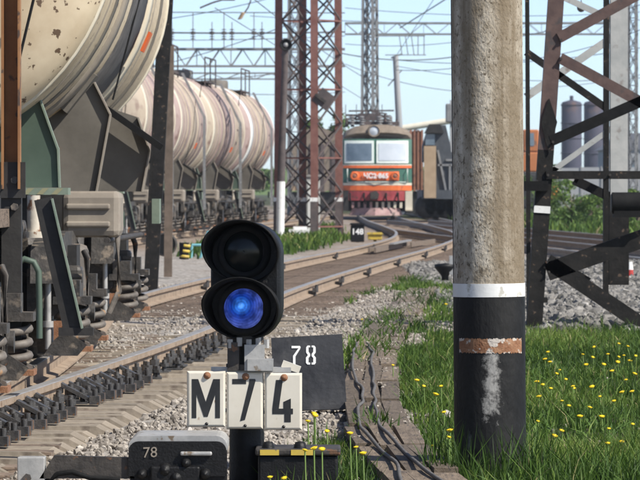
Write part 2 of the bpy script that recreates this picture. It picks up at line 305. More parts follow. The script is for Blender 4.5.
# ------------------------------------------------------------------ ground
cl = spline([(17, .58), (19.5, .46), (21.5, .37), (24, .32), (27, .31), (31, .36), (38, .52), (48, .92), (58, 1.35)])
def band(v, a, b, s): return np.clip((v - a) / s, 0, 1) * np.clip((b - v) / s, 0, 1)
def vnoise(x, y, s, seed=0):
    x = x * s + seed * 17.3; y = y * s + seed * 9.1; xi = np.floor(x); yi = np.floor(y); fx = x - xi; fy = y - yi
    h = lambda a, b: np.modf(np.abs(np.sin(a * 127.1 + b * 311.7 + seed) * 43758.5453))[0]
    fx = fx * fx * (3 - 2 * fx); fy = fy * fy * (3 - 2 * fy)
    return (h(xi, yi) * (1 - fx) + h(xi + 1, yi) * fx) * (1 - fy) + (h(xi, yi + 1) * (1 - fx) + h(xi + 1, yi + 1) * fx) * fy
def grass_mask(X, Y):
    nz = (vnoise(X, Y * .35, 2.2, 1) - .5) * .5 + (vnoise(X, Y * .4, 6, 2) - .5) * .35
    edge = np.interp(Y, [17, 20.8, 30, 36, 48, 60], [.12, .42, .55, .72, 1.15, 1.7])
    g1 = np.clip((X - edge + nz * .35) / .12, 0, 1) * np.clip((41.8 + nz * 4 - Y) / 1.2, 0, 1)
    patch = np.clip((nz + vnoise(X, Y * .2, 1.5, 3) - .62) / .1, 0, 1) * band(X, .25, 1.9, .15) * band(Y, 26, 66, 3)
    front = band(X, -.1, .3, .08) * np.clip((24.5 - Y) / .8, 0, 1) * np.clip(.6 + nz * 2, 0, 1)
    mid = np.clip((trA(Y) - 1.9 - X) / .5, 0, 1) * np.clip((X - trB(Y) - 2.1) / .5, 0, 1) * band(Y, 84, 190, 10) * np.clip(.75 + nz * 2, 0, 1)
    rfar = np.clip((X - trC(np.maximum(Y, 60)) - 2.2) / .8, 0, 1) * np.clip((Y - 95) / 8, 0, 1)
    return np.clip(g1 + patch + front + mid + rfar, 0, 1) * np.where(Y < 58, np.clip((np.abs(X - cl(Y)) - .16) / .04, 0, 1), 1)
def ground_z(X, Y):
    z = (vnoise(X, Y, 1.3, 5) - .5) * .035 + (vnoise(X, Y, 4, 6) - .5) * .02
    bed = np.clip(1.45 - np.abs(X - trA(Y)), 0, .35) / .35
    inner = np.clip((.68 - np.abs(X - trA(Y))) / .1, 0, 1)
    z = z - .10 * bed * np.clip((40 - Y) / 5, 0, 1) * (1 - .86 * inner * np.clip((Y - 24) / 6, 0, 1)) - np.where(Y > 50, .015, 0) * bed
    bank = band(X, 1.9, 9, .6) * band(Y, 41, 78, 6); z = z + bank * (.10 + .08 * vnoise(X, Y, .6, 8))
    return z - .02
ys = np.concatenate([np.arange(6, 16, 1.0), np.arange(16, 46, .2), np.arange(46, 90, .5), np.arange(90, 220, 2.0), np.array([230, 250, 280, 320, 380, 460, 560, 700, 900, 1150.])])
xs = np.concatenate([np.array([-900, -400, -150, -60, -30, -18, -12.]), np.arange(-8, -3, .5), np.arange(-3, 4.2, .1), np.arange(4.5, 12, .5), np.array([14, 18, 30, 60, 150, 400, 900.])])
XX, YY = np.meshgrid(xs, ys); vv = np.stack([XX.ravel(), YY.ravel(), ground_z(XX, YY).ravel()], 1)
nx = len(xs); ii, jj = np.meshgrid(np.arange(len(ys) - 1), np.arange(nx - 1), indexing='ij'); a = (ii * nx + jj).ravel()
gm = bpy.data.materials.new('ground'); M['ground'] = gm; gm.use_nodes = True; n = gm.node_tree; L = n.links; b = n.nodes['Principled BSDF']; b.inputs['Roughness'].default_value = .95; b.inputs['Specular IOR Level'].default_value = .2
ge = n.nodes.new('ShaderNodeNewGeometry')
def noise(s, d=6):
    q = n.nodes.new('ShaderNodeTexNoise'); q.inputs['Scale'].default_value = s; q.inputs['Detail'].default_value = d; L.new(ge.outputs['Position'], q.inputs[0]); return q.outputs[0]
def ramp(src, stops):
    q = n.nodes.new('ShaderNodeValToRGB')
    while len(q.color_ramp.elements) < len(stops): q.color_ramp.elements.new(.5)
    for e, (p, c) in zip(q.color_ramp.elements, stops): e.position = p; e.color = (*c, 1)
    L.new(src, q.inputs[0]); return q.outputs[0]
def mix(f, c, d):
    q = n.nodes.new('ShaderNodeMix'); q.data_type = 'RGBA'; L.new(f, q.inputs[0]); L.new(c, q.inputs[6]); L.new(d, q.inputs[7]); return q.outputs[2]
vo = n.nodes.new('ShaderNodeTexVoronoi'); vo.inputs['Scale'].default_value = 22; L.new(ge.outputs['Position'], vo.inputs[0])
stones = ramp(vo.outputs['Color'], [(0, (.13, .115, .10)), (.5, (.29, .265, .235)), (1, (.46, .43, .39))])
dirt = ramp(noise(3.5, 10), [(.3, (.12, .085, .06)), (.5, (.21, .155, .115)), (.7, (.32, .25, .19))])
soil = ramp(noise(9, 6), [(.3, (.025, .035, .012)), (.6, (.06, .065, .03)), (.8, (.15, .13, .07))])
def at_(nm): q = n.nodes.new('ShaderNodeAttribute'); q.attribute_name = nm; return q.outputs['Fac']
L.new(mix(at_('tint'), mix(at_('dirt'), stones, dirt), soil), b.inputs['Base Color'])
bp = n.nodes.new('ShaderNodeBump'); bp.inputs['Strength'].default_value = .7; bp.inputs['Distance'].default_value = .03; L.new(noise(14, 8), bp.inputs['Height']); L.new(bp.outputs[0], b.inputs['Normal'])
gnd = np_mesh('ground', vv, np.stack([a, a + 1, a + nx + 1, a + nx], 1), grass_mask(XX, YY).ravel(), 'ground', True)
dm = np.clip((YY - 40) / 14, 0, 1) * np.clip(1.6 - np.abs(XX - trA(YY) - .3), 0, .6) / .6 + np.clip(1 - np.abs(XX - trB(YY)), 0, 1) * .6 + np.clip((YY - 80) / 20, 0, 1) * .75
dm = np.clip(dm + (vnoise(XX, YY * .5, 1.7, 4) - .62) * .9, 0, 1)
gnd.data.attributes.new('dirt', 'FLOAT', 'POINT').data.foreach_set('value', dm.ravel().astype(np.float32)); structure(gnd)

# loose stones (nobody could count them)
ico_v = np.array([(0, 0, 1), (.89, 0, .45), (.28, .85, .45), (-.72, .53, .45), (-.72, -.53, .45), (.28, -.85, .45), (.72, .53, -.45), (-.28, .85, -.45), (-.89, 0, -.45), (-.28, -.85, -.45), (.72, -.53, -.45), (0, 0, -1)])
ico_f = np.array([(0,1,2),(0,2,3),(0,3,4),(0,4,5),(0,5,1),(1,6,2),(2,7,3),(3,8,4),(4,9,5),(5,10,1),(2,6,7),(3,7,8),(4,8,9),(5,9,10),(1,10,6),(11,7,6),(11,8,7),(11,9,8),(11,10,9),(11,6,10)])
def stones_mesh(name, X, Y, size, label, mt, lift=.3):
    N = len(X); q = rng.normal(size=(N, 4)); q /= np.linalg.norm(q, axis=1)[:, None]; w_, x, y, z = q.T
    Rm = np.stack([1-2*(y*y+z*z), 2*(x*y-z*w_), 2*(x*z+y*w_), 2*(x*y+z*w_), 1-2*(x*x+z*z), 2*(y*z-x*w_), 2*(x*z-y*w_), 2*(y*z+x*w_), 1-2*(x*x+y*y)], 1).reshape(N, 3, 3)
    b_ = ico_v[None] * (1 + rng.uniform(-.3, .3, (N, 12, 1))) * rng.uniform(.55, 1.15, (N, 1, 3)); b_ = np.einsum('nij,nkj->nki', Rm, b_) * size[:, None, None]
    c = np.stack([X, Y, ground_z(X, Y) + size * lift], 1); v = (b_ + c[:, None]).reshape(-1, 3)
    f = (ico_f[None] + (np.arange(N) * 12)[:, None, None]).reshape(-1, 3)
    o = np_mesh(name, v, f, np.repeat(np.clip(rng.beta(2, 2.4, N), 0, 1), 12), mt); o['kind'] = 'stuff'; o['label'] = label; o['category'] = 'gravel'; return o
N = 88000; Y = 16 + 46 * rng.random(N) ** 1.3; X = rng.uniform(-3.4, 2.1, N)
d = X - trA(Y); keep = (d > -3) & ((np.abs(d) > 1.45) | (Y < 60) & (np.abs(np.abs(d) - .76) > .09) & (rng.random(N) < .45)) & (rng.random(N) > grass_mask(X, Y) * .93) & (rng.random(N) > .45 * np.clip((Y - 36) / 15, 0, 1) * (d < 2.2))
stones_mesh('gravel', X[keep], Y[keep], rng.uniform(.006, .021, keep.sum()) * (1 + .5 * (rng.random(keep.sum()) > .93)), 'loose pale gravel lying between the rails and the plank walk', 'gravel')
N = 5200; Y = 22 + 34 * rng.random(N); X = cl(Y) + rng.normal(0, .17, N); keep = (np.abs(X - cl(Y)) < .165) & (rng.random(N) < .25 + .75 * (vnoise(X, Y * .6, 1.2, 21) > .52)) & (rng.random(N) < (Y - 19) / 16)
st_ = stones_mesh('strewn_gravel', X[keep], Y[keep], rng.uniform(.006, .017, keep.sum()), 'small stones strewn over the plank cover of the duct', 'gravel'); st_.location.z = .055
N = 32000; Y = rng.uniform(41.2, 80, N); X = 1.4 + rng.random(N) * np.interp(Y, [41, 80], [3.6, 5.6]); keep = rng.random(N) > grass_mask(X, Y)
stones_mesh('ballast_bank', X[keep], Y[keep], rng.uniform(.025, .065, keep.sum()), 'coarse grey crushed stone banked behind the steel tower', 'gravel_grey')

# grass blades
def blades(name, X, Y, hgt, wid, label, mt='grass', lean=.45, cat='grass'):
    N = len(X); h = hgt * rng.uniform(.5, 1.25, N); a_ = rng.uniform(0, 6.283, N); ln = h * rng.uniform(.05, lean * 1.6, N); wd = wid * rng.uniform(.6, 1.3, N)
    p = np.stack([X, Y, ground_z(X, Y) - .01], 1); dirv = np.stack([np.cos(a_), np.sin(a_), np.zeros(N)], 1)
    t = rng.uniform(0, 6.283, N); sd_ = np.stack([np.cos(t), np.sin(t), np.zeros(N)], 1)
    rows = []
    for k, wk in ((0, 1), (.5, .85), (1, .08)):
        c = p + dirv * (ln * k ** 2)[:, None] + np.array([0, 0, 1]) * (h * (k - .12 * k * k))[:, None]
        rows += [c - sd_ * (wd * wk / 2)[:, None], c + sd_ * (wd * wk / 2)[:, None]]
    v = np.stack(rows, 1).reshape(-1, 3); q = np.array([(0, 1, 3, 2), (2, 3, 5, 4)]); f = (q[None] + (np.arange(N) * 6)[:, None, None]).reshape(-1, 4)
    tint = np.clip(.06 + .62 * vnoise(X, Y * .5, 1.1, 9) + rng.normal(0, .18, N) + (rng.random(N) > .93) * .45, 0, 1)
    o = np_mesh(name, v, f, np.repeat(tint, 6), mt); o['kind'] = 'stuff'; o['label'] = label; o['category'] = cat; return o
N = 270000; Y = rng.uniform(15.5, 66, N); X = rng.uniform(-.09, 1, N) * np.interp(Y, [17, 66], [3.2, 6.5]); g = grass_mask(X, Y); keep = rng.random(N) < g * np.clip(.95 * vnoise(X, Y * .4, 1.6, 12) + .9 * vnoise(X, Y * .6, 5.5, 33) - .22, .06, 1)
X, Y = X[keep], Y[keep]; hh = np.where(Y < 22.5, .115, .085) * (.4 + 1.2 * vnoise(X, Y * .5, 2.4, 14))
blades('lawn_grass', X, Y, hh, np.interp(Y, [18, 60], [.007, .014]), 'rough green grass around the pole and the plank walk')
N = 9000; Y = rng.uniform(18, 60, N); X = rng.uniform(-.15, 1, N) * np.interp(Y, [17, 66], [1.6, 4.4]); g = grass_mask(X, Y) * (vnoise(X, Y * .5, 2.6, 31) > .45); keep = rng.random(N) < g
blades('weed_leaves', X[keep], Y[keep], np.full(keep.sum(), .085), np.full(keep.sum(), .024), 'broad weed leaves among the rough grass', 'leaves', 1.3, 'weeds')
N = 5200; Y = rng.uniform(19, 42, N); X = rng.uniform(.2, 1, N) * np.interp(Y, [17, 66], [1.6, 4.4]); keep = rng.random(N) < grass_mask(X, Y) * (vnoise(X, Y * .6, 2.0, 41) > .52)
blades('rank_grass', X[keep], Y[keep], np.full(keep.sum(), .19), np.full(keep.sum(), .0075), 'longer rank grass standing in clumps in the lawn', lean=.5)
N = 420; ax = rng.uniform(0, 6.28, N); rr = .17 + .16 * rng.random(N) ** 1.5
blades('tall_grass', .78 + rr * np.cos(ax), 20.6 + rr * np.sin(ax) * 1.4 - .12, np.full(N, .26), np.full(N, .008), 'tall seeding grass growing against the foot of the concrete pole', lean=.3)
for cx_, cy_, rx_, ry_, n_ in ((.44, 36.5, .10, 1.6, 260), (.24, 34.5, .07, 1.2, 150), (1.5, 54.5, .2, 3, 420), (1.25, 47.5, .12, 2, 300), (1.05, 52, .10, 1.5, 160), (.60, 40.5, .10, 1.5, 220), (.30, 24.3, .05, .5, 90), (.72, 44, .08, 1.4, 140)):
    blades('grass_tuft', cx_ + rng.normal(0, rx_, n_), cy_ + rng.normal(0, ry_, n_), np.full(n_, .15), np.full(n_, .016), 'bright weed tuft growing in the gravel about %d m up the plank walk' % cy_, lean=.6)
N = 26000; Y = rng.uniform(84, 190, N); X = rng.uniform(-5, 2.5, N); keep = rng.random(N) < grass_mask(X, Y)
blades('verge_grass', X[keep], Y[keep], np.full(keep.sum(), .22), np.full(keep.sum(), .05), 'bright green verge around the red lattice mast')
N = 14000; Y = rng.uniform(100, 200, N); X = rng.uniform(5, 17, N); keep = rng.random(N) < grass_mask(X, Y)
blades('far_verge_grass', X[keep], Y[keep], np.full(keep.sum(), .35), np.full(keep.sum(), .07), 'rough grass strip beyond the tracks on the right')

# ------------------------------------------------------------------ rails and sleepers
def rail_mb(f, off, y0, y1, step, head=False):
    ysr = np.arange(y0, y1 + step * .5, step); mb = MB(); prof = [(-.037, RT), (.037, RT), (.037, RT - .035), (.011, RT - .05), (.011, .035), (.075, .02), (.075, .006), (-.075, .006), (-.075, .02), (-.011, .035), (-.011, RT - .05), (-.037, RT - .035)]
    if head: prof = [(-.032, RT + .0045), (.032, RT + .0045), (.036, RT + .0005), (-.036, RT + .0005)]
    k = len(prof); vs = []
    for y in ysr:
        t = (float(f(y + .05)) - float(f(y - .05))) / .1; nn = Vector((1, -t, 0)).normalized(); c = Vector((float(f(y)), y, 0)) + nn * off
        vs += [c + nn * a_ + Vector((0, 0, z_)) for a_, z_ in prof]
    fs = [(i * k + j, (i + 1) * k + j, (i + 1) * k + (j + 1) % k, i * k + (j + 1) % k) for i in range(len(ysr) - 1) for j in range(k)]
    return mb.add(vs, fs).add(vs[:k], [list(range(k))]).add(vs[-k:], [list(range(k))[::-1]])
def track(name, label, f, y0, y1, step, group='railway tracks of the yard'):
    t = thing(name, label, 'railway track', (float(f(y0)), y0, 0), group)
    for off in (-.76, .76):
        r = rail_mb(f, off, y0, y1, step).build('rail', 'rail_side', t); rail_mb(f, off, y0, y1, step, True).build('running_surface', 'rail_top', r)
    return t
tA = track('railway_track', 'railway track curving from the lower left to the red and green electric', trA, 12, 200, 1.0)
tB = track('railway_track', 'railway track under the line of tank wagons', trB, 12, 200, 2.0)
tC = track('railway_track', 'far siding track slanting away behind the tower, nearest the bushes', trC, 70, 165, 4)
tD = track('railway_track', 'siding track branching right behind the concrete pole', trD, 64, 128, 4)
tE = track('railway_track', 'track under the rusty wagon beside the electric', trE, 150, 290, 10)
def frame_at(f, y):
    t = (float(f(y + .1)) - float(f(y - .1))) / .2; return float(f(y)), math.atan2(-t, 1)
# concrete sleeper with sloping ends, its fastenings as sub-parts
def sleeper_mb(wt=.21, wb=.26, top=.0):
    mb = MB(); pr = [(-1.45, -.12), (-1.24, -.005), (-.55, 0), (0, -.02), (.55, 0), (1.24, -.005), (1.45, -.12)]; vs = []
    for x, z in pr: vs += [(x, -wb / 2, z - .12), (x, -wt / 2, z), (x, wt / 2, z), (x, wb / 2, z - .12)]
    return mb.add(vs, [(i * 4 + j, (i + 1) * 4 + j, (i + 1) * 4 + j + 1, i * 4 + j + 1) for i in range(6) for j in range(3)]).add(vs[:4], [(0, 1, 2, 3)]).add(vs[-4:], [(3, 2, 1, 0)])
def fast_mb(s):                                                  # clamp, base plate and studs outside one rail foot
    mb = MB(); x = s * .76
    mb.box((x + s * .02, 0, .004), (.36, .15, .012)); mb.box((x + s * .085, 0, .035), (.09, .10, .03)); mb.box((x - s * .085, 0, .035), (.09, .10, .03))
    for k, hgt in ((.10, .115), (.17, .085), (-.10, .10)): mb.cyl((x + s * k, 0, .0), (x + s * k, 0, hgt), .017, n=6); mb.cyl((x + s * k, 0, .04), (x + s * k, 0, hgt - .025), .034, n=6, smooth=False)
    return mb
def brace_mb(s):
    mb = MB(); x = s * .76; mb.bar((x + s * .035, 0, .125), (x + s * .235, 0, .02), .075, .022, up=(0, 0, 1)); mb.box((x + s * .24, 0, .03), (.06, .10, .05)); mb.cyl((x + s * .24, 0, .03), (x + s * .24, 0, .095), .018, n=6)
    mb.box((x + s * .03, 0, .095), (.035, .07, .05)); return mb
sl0 = fa0 = br0 = None; k = 0; y = 14.2
while y < 46.5:
    x, ang = frame_at(trA, y); o = Vector((x, y, 0)) - ORG[tA.name]
    if sl0 is None:
        ORG['tmp'] = Vector()
        sl0 = sleeper_mb().build('sleeper', 'sleeper_concrete', local=True); sl0.parent = tA; sl0.location = o; sl0.rotation_euler = (0, 0, ang); s_ = sl0
        ORG[sl0.name] = Vector(); fa0 = [fast_mb(q).build('fastener', 'fastener_steel', s_) for q in (-1, 1)]; br0 = brace_mb(1).build('rail_brace', 'fastener_steel', s_)
    else:
        s_ = shared(sl0, 'sleeper', tA, o + Vector((random.uniform(-.03, .03), 0, random.uniform(-.016, .003))), (random.uniform(-.04, .04), 0, ang + random.uniform(-.02, .02)))
        for q in (0, 1): shared(fa0[q], 'fastener', s_, (random.uniform(-.008, .008), random.uniform(-.02, .02), .004 + random.uniform(-.004, .008)), (random.uniform(-.05, .05), 0, random.uniform(-.12, .12)))
        if y < 30.2 and random.random() > .12: shared(br0, 'rail_brace', s_, (0, random.uniform(-.025, .025), .004), (0, 0, random.uniform(-.08, .08)))
    y += .40
# fish plates and rail anchors further along
an = MB().box((0, 0, .02), (.09, .12, .06)).box((.03, 0, .06), (.05, .2, .05)).cyl((.05, .05, .03), (.05, .05, .12), .02, n=6).cyl((.05, -.05, .03), (.05, -.05, .1), .02, n=6)
a0 = None
for y, off in ((36.0, .80), (54.5, .82), (60, .82), (66.5, .82), (75, .82), (84, .82), (93, .82), (57, -.72), (70, -.72), (82, -.72), (94, -.72), (103, .82)):
    x, ang = frame_at(trA, y); o = Vector((x, y, .02)) + Vector((math.cos(ang), math.sin(ang), 0)) * off - ORG[tA.name]
    if a0 is None: a0 = an.build('rail_joint_clamp', 'fastener_steel', local=True); a0.parent = tA; a0.location = o; a0.rotation_euler = (0, 0, ang); ORG[a0.name] = Vector()
    else: shared(a0, 'rail_joint_clamp', tA, o, (0, 0, ang))
tm = None
for y in np.arange(46.8, 104, .62):                                 # old timber sleepers half buried in dirt
    x, ang = frame_at(trA, y); o = Vector((x + random.uniform(-.05, .05), y, 0)) - ORG[tA.name]
    if tm is None:
        tm = MB().box((0, 0, -.05), (2.65, .22, .09)).build('timber_sleeper', 'timber_old', local=True); tm.parent = tA; tm.location = o; tm.rotation_euler = (0, 0, ang); ORG[tm.name] = Vector()
    else: shared(tm, 'timber_sleeper', tA, o, (0, 0, ang + random.uniform(-.02, .02)))
for f, t, y0, y1, st in ((trB, tB, 16, 66, .6), (trC, tC, 72, 150, 1.1), (trD, tD, 66, 126, 1.1)):
    for y in np.arange(y0, y1, st):
        x, ang = frame_at(f, y); shared(tm, 'timber_sleeper', t, Vector((x, y, -.012)) - ORG[t.name], (0, 0, ang))
# switch frog rails where the branch meets
fr = thing('switch_frog', 'pale worn frog and guard rails of the switch before the electric', 'switch', (1.9, 96, 0))
for p, q in (((1.10, 90, .075), (1.95, 101, .075)), ((.98, 90, .075), (1.55, 97, .075)), ((2.0, 99, .075), (2.7, 106, .075))): MB().bar(p, q, .045, .10).build('guard_rail', 'rail_joint', fr)
MB().bar((1.5, 94, .155), (2.0, 100.5, .155), .10, .03).build('frog_point', 'rail_top', fr)

# ------------------------------------------------------------------ wagons
def helix(c, r, z0, z1, turns, tr=.016, n=18):
    return [(c[0] + r * math.cos(6.283 * t), c[1] + r * math.sin(6.283 * t), z0 + (z1 - z0) * t / turns) for t in np.linspace(0, turns, int(n * turns) + 1)]
WHEEL = [(.06, -.07), (.13, -.07), (.15, -.02), (.40, -.015), (.42, -.065), (.51, -.065), (.49, -.03), (.475, .065), (.42, .065), (.40, .02), (.15, .04), (.12, .10), (.06, .10)]
def bogie(root, yc, detail=True):
    b = MB(); b.box((0, yc, .78), (2.3, .42, .30)); b.box((0, yc, .98), (.7, .6, .16)); bo = b.build('bogie', 'under_black', root)
    for dy in (-.925, .925):
        m_ = MB().cyl((-1.15, yc + dy, .625), (1.15, yc + dy, .625), .075, n=10)
        for s in (-1, 1): m_.lathe([(r, h * s) for r, h in WHEEL], (s * .79, yc + dy, .625), (1, 0, 0), 36)
        m_.build('wheelset', 'greasy_steel', bo)
        for s in (-1, 1):
            MB().box((s * .98, yc + dy, .64), (.2, .34, .30)).cyl((s * 1.0, yc + dy, .625), (s * 1.12, yc + dy, .625), .12, .10, n=14).cyl((s * 1.11, yc + dy, .625), (s * 1.13, yc + dy, .625), .135, n=14).build('axle_box', 'greasy_steel', bo)
    for s in (-1, 1):
        sf = [(-1.22, .72), (-1.18, .92), (-.75, .96), (-.5, 1.02), (.5, 1.02), (.75, .96), (1.18, .92), (1.22, .72), (.75, .74), (.52, .60), (.42, .30), (-.42, .30), (-.52, .60), (-.75, .74)]
        q = MB()
        for poly in ([(-1.25, .70), (-1.18, .93), (-.42, 1.02), (.42, 1.02), (1.18, .93), (1.25, .70), (1.1, .74), (.42, .86), (-.42, .86), (-1.1, .74)], [(-.78, .80), (-.55, .84), (-.34, .34), (-.34, .24), (-.5, .24)], [(.78, .80), (.5, .24), (.34, .24), (.34, .34), (.55, .84)], [(-.5, .22), (-.5, .31), (.5, .31), (.5, .22)]):
            q.prism(poly, (s * 1.0 - .09, yc, 0), (0, 1, 0), (0, 0, 1), .18)
        q.build('side_frame', 'greasy_steel', bo)
        for dy in (-1.05, -.12, .12, 1.05):
            xo = s * (1.17 if abs(dy) > 1 else 1.0)
            sp_ = MB().tube(helix((xo, yc + dy), .092, .30, .56, 3.5), .023, 8).build('coil_spring', 'spring_steel', bo)
            if abs(dy) > 1:
                MB().box((xo, yc + dy, .28), (.25, .26, .03)).box((xo - s * .09, yc + dy - .1, .36), (.05, .05, .2)).build('spring_plate', 'rust_bolt', sp_)
                MB().box((xo, yc + dy, .59), (.24, .24, .05)).box((xo - s * .02, yc + dy, .66), (.14, .2, .12)).build('spring_cap', 'greasy_steel', sp_)
                for k in (-.13, .13): MB().cyl((xo - s * .15, yc + dy + k, .28), (xo - s * .15, yc + dy + k, .74), .02, n=8).cyl((xo - s * .15, yc + dy + k, .42), (xo - s * .15, yc + dy + k, .46), .036, n=6).build('hanger_bolt', 'galv', bo)
                MB().prism([(-.12, 0), (.10, 0), (.16, .07), (.02, .16), (-.05, .10)], (xo - s * .06, yc + dy - .14, .24), (1, 0, 0), (0, 0, 1), .02).build('bracket', 'greasy_steel', bo)
        MB().box((s * 1.0, yc, .71), (.30, .62, .13)).build('spring_seat', 'greasy_steel', bo)
        MB().tube([(s * 1.22, yc - .6, .9), (s * 1.24, yc - .62, .85), (s * 1.24, yc - .62, .4), (s * 1.15, yc - .6, .3)], .022, 8).build('air_pipe', 'dark_steel', bo)
        MB().rbox((s * 1.14 - .06, yc - .5, .42), (s * 1.14 + .06, yc - .3, .8), .03).cyl((s * 1.1, yc - .45, .5), (s * 1.28, yc - .45, .5), .06, n=12).build('brake_cylinder', 'greasy_steel', bo)
        for k in range(5): MB().cyl((s * (1.10 + .035 * (k % 3)), yc - .75 + .05 * k, .44 + .07 * k), (s * (1.17 + .035 * (k % 3)), yc - .75 + .05 * k, .44 + .07 * k), .03, n=6, smooth=False).build('bolt', 'greasy_steel', bo)
    for dy in (-1.46, 1.46):
        br = MB()
        for s in (-1, 1): br.box((s * .79, yc + dy * .985, .55), (.09, .05, .36)); br.bar((s * .79, yc + dy, .7), (s * .79, yc + dy * .85, 1.02), .04)
        br.cyl((-.85, yc + dy, .42), (.85, yc + dy, .42), .03, n=8)
        br.build('brake_gear', 'greasy_steel', bo)
    return bo
TR, TZ = 1.45, 3.0
def tank_wagon(name, label, group, tank_mat='tank_cream', rim='rim_cream', L_=5.0):
    t = thing(name, label, 'tank wagon', (0, 0, 0), group, local=True)
    pr = [(0, -L_ - .36)] + [(TR * math.sin(a_), -L_ + .02 - .38 * math.cos(a_)) for a_ in np.linspace(.15, 1.5, 9)] + [(TR, -L_ + .06), (TR, -L_ / 3), (TR, L_ / 3), (TR, L_ - .06)] + [(TR * math.sin(a_), L_ - .02 + .38 * math.cos(a_)) for a_ in np.linspace(1.5, .15, 9)] + [(0, L_ + .36)]
    tk = MB().lathe(pr, (0, 0, TZ), (0, 1, 0), 72).build('tank', tank_mat, t)
    def ring(nm, y, wd, r, mt): return MB().lathe([(TR - .01, y - wd / 2), (TR + r, y - wd / 2), (TR + r, y + wd / 2), (TR - .01, y + wd / 2)], (0, 0, TZ), (0, 1, 0), 72).build(nm, mt, tk)
    ring('end_rim', -L_ + .12, .10, .014, rim); ring('end_rim', L_ - .12, .10, .014, rim)
    ring('weld_seam', -L_ + .95, .035, .008, 'beige_cast'); ring('weld_seam', -L_ + 1.7, .25, .008, 'saddle_grey'); ring('strap', -L_ + 2.6, .5, .02, 'beige_cast'); ring('weld_seam', 2.3, .035, .008, 'beige_cast')
    ring('dark_band', -.3, 2.1, .012, 'strap_dark'); ring('strap', 1.3, .5, .02, 'rim_cream'); ring('strap', 3.4, .10, .02, 'saddle_grey')
    MB().lathe([(.0, .24), (.34, .22), (.38, .17), (.38, -.1)], (0, -.2, TZ + TR), (0, 0, 1), 24).build('hatch', 'saddle_grey', tk)
    wk = MB()                                                     # walkway and rail round the hatch
    for s in (-1, 1):
        wk.bar((s * .75, -1.6, TZ + 1.32), (s * .75, 1.6, TZ + 1.32), .35, .04)
        wk.bar((s * .9, -1.6, TZ + 2.0), (s * .9, 1.6, TZ + 2.0), .035)
        for yy in (-1.6, 0, 1.6): wk.bar((s * .9, yy, TZ + 1.2), (s * .9, yy, TZ + 2.0), .035)
    wk.build('walkway', 'mast_dark', t)
    f = MB(); f.box((0, 0, 1.12), (.5, 11.2, .34)).box((0, -5.45, 1.1), (1.5, .12, .32)).box((0, 5.45, 1.1), (1.5, .12, .32))
    for yy in (-3.8, 3.8): f.box((0, yy, 1.16), (1.7, .5, .26))
    f.build('underframe', 'under_black', t)
    for yb in (-3.8, 3.8): bogie(t, yb)
    for s in (-1, 1):
        # bent saddle plates that carry the tank
        for nm, y, poly, mt in (('saddle_plate', -1.5, [(0, 1.28), (1.157, 1.28), (1.257, 1.83), (1.143, 2.06), (1.06, 2.06), (.5, 1.75), (0, 1.6)], 'saddle_grey'),
                                ('saddle_plate', 1.6, [(0, 1.28), (1.36, 1.28), (1.42, 1.6), (1.328, 1.86), (1.117, 1.93), (.5, 1.75), (0, 1.6)], 'saddle_grey')):
            sp = MB().prism([(s * a_, b_) for a_, b_ in poly], (0, y, 0), (1, 0, 0), (0, 0, 1), .03).build(nm, mt, t)
            p = poly[1:4]
            for i in range(2): MB().bar((s * p[i][0], y - .015, p[i][1]), (s * p[i + 1][0], y - .015, p[i + 1][1]), .012, .10, up=(0, 1, 0)).build('edge_flange', 'beige_cast', sp)
            MB().box((s * 1.0, y - .1, 2.02), (.34, .3, .16), Matrix.Rotation(-s * .9, 3, 'Y')).build('clamp_block', 'saddle_grey', sp)
        for y in (-4.1, 4.1):
            sp = MB().prism([(s * a_, b_) for a_, b_ in ((0, 1.31), (1.04, 1.31), (1.03, 1.56), (.79, 2.22), (.6, 2.1), (0, 1.7))], (0, y, 0), (1, 0, 0), (0, 0, 1), .04).build('saddle_plate', 'saddle_green', t)
            MB().bar((s * 1.035, y - .02, 1.56), (s * .79, y - .02, 2.24), .012, .09, up=(0, 1, 0)).bar((s * 1.045, y - .02, 1.31), (s * 1.035, y - .02, 1.57), .012, .09, up=(0, 1, 0)).build('edge_flange', 'edge_green', sp)
            MB().bar((s * .985, y - .015, 1.55), (s * .75, y - .015, 2.20), .010, .02, up=(0, 1, 0)).build('edge_line', 'edge_green', sp)
            lg = MB().box((s * .94, y - .06, 1.285), (.34, .30, .045)).build('ledge', 'edge_green', sp)
            for k in range(3): MB().prism([(-.03, -.02), (.01, -.02), (.05, .02), (.01, .02)], (s * .84 + k * .095, y - .2115, 1.285), (1, 0, 0), (0, 0, 1), .002).build('stripe', 'faded_yellow', lg)
        # support post, brake reservoir, side bearing and raking step arm seen above the near bogie
        MB().cyl((s * .93, -5.0, 1.26), (s * .93, -5.0, 1.0), .042, n=10).cyl((s * .93, -5.0, 1.03), (s * .93, -5.0, .99), .065, n=8).build('jacking_post', 'jack_paint', t)
        rb = MB().rbox((s * 1.19 - .20, -2.95, .97), (s * 1.19 + .20, -2.45, 1.285), .045).build('cast_bolster_end', 'beige_cast', t)
        for zz in (1.06, 1.18): MB().rbox((s * 1.17 - .15, -2.975, zz - .02), (s * 1.17 + .15, -2.935, zz + .02), .012).build('rib', 'beige_cast', rb)
        MB().bar((s * 1.0, -5.2, 1.24), (s * 1.19, -5.2, .40), .11, .03, up=(0, 1, 0)).box((s * 1.21, -5.2, .40), (.22, .05, .05)).build('step_arm', 'under_black', t)
        MB().bar((s * 1.06, -5.22, 1.24), (s * 1.25, -5.22, .42), .012, .06, up=(0, 1, 0)).build('step_arm_edge', 'edge_green', t)
        MB().rbox((s * 1.10 - .085, -3.35, .52), (s * 1.10 + .085, -3.1, .93), .05).build('side_bearing', 'spring_steel', t)
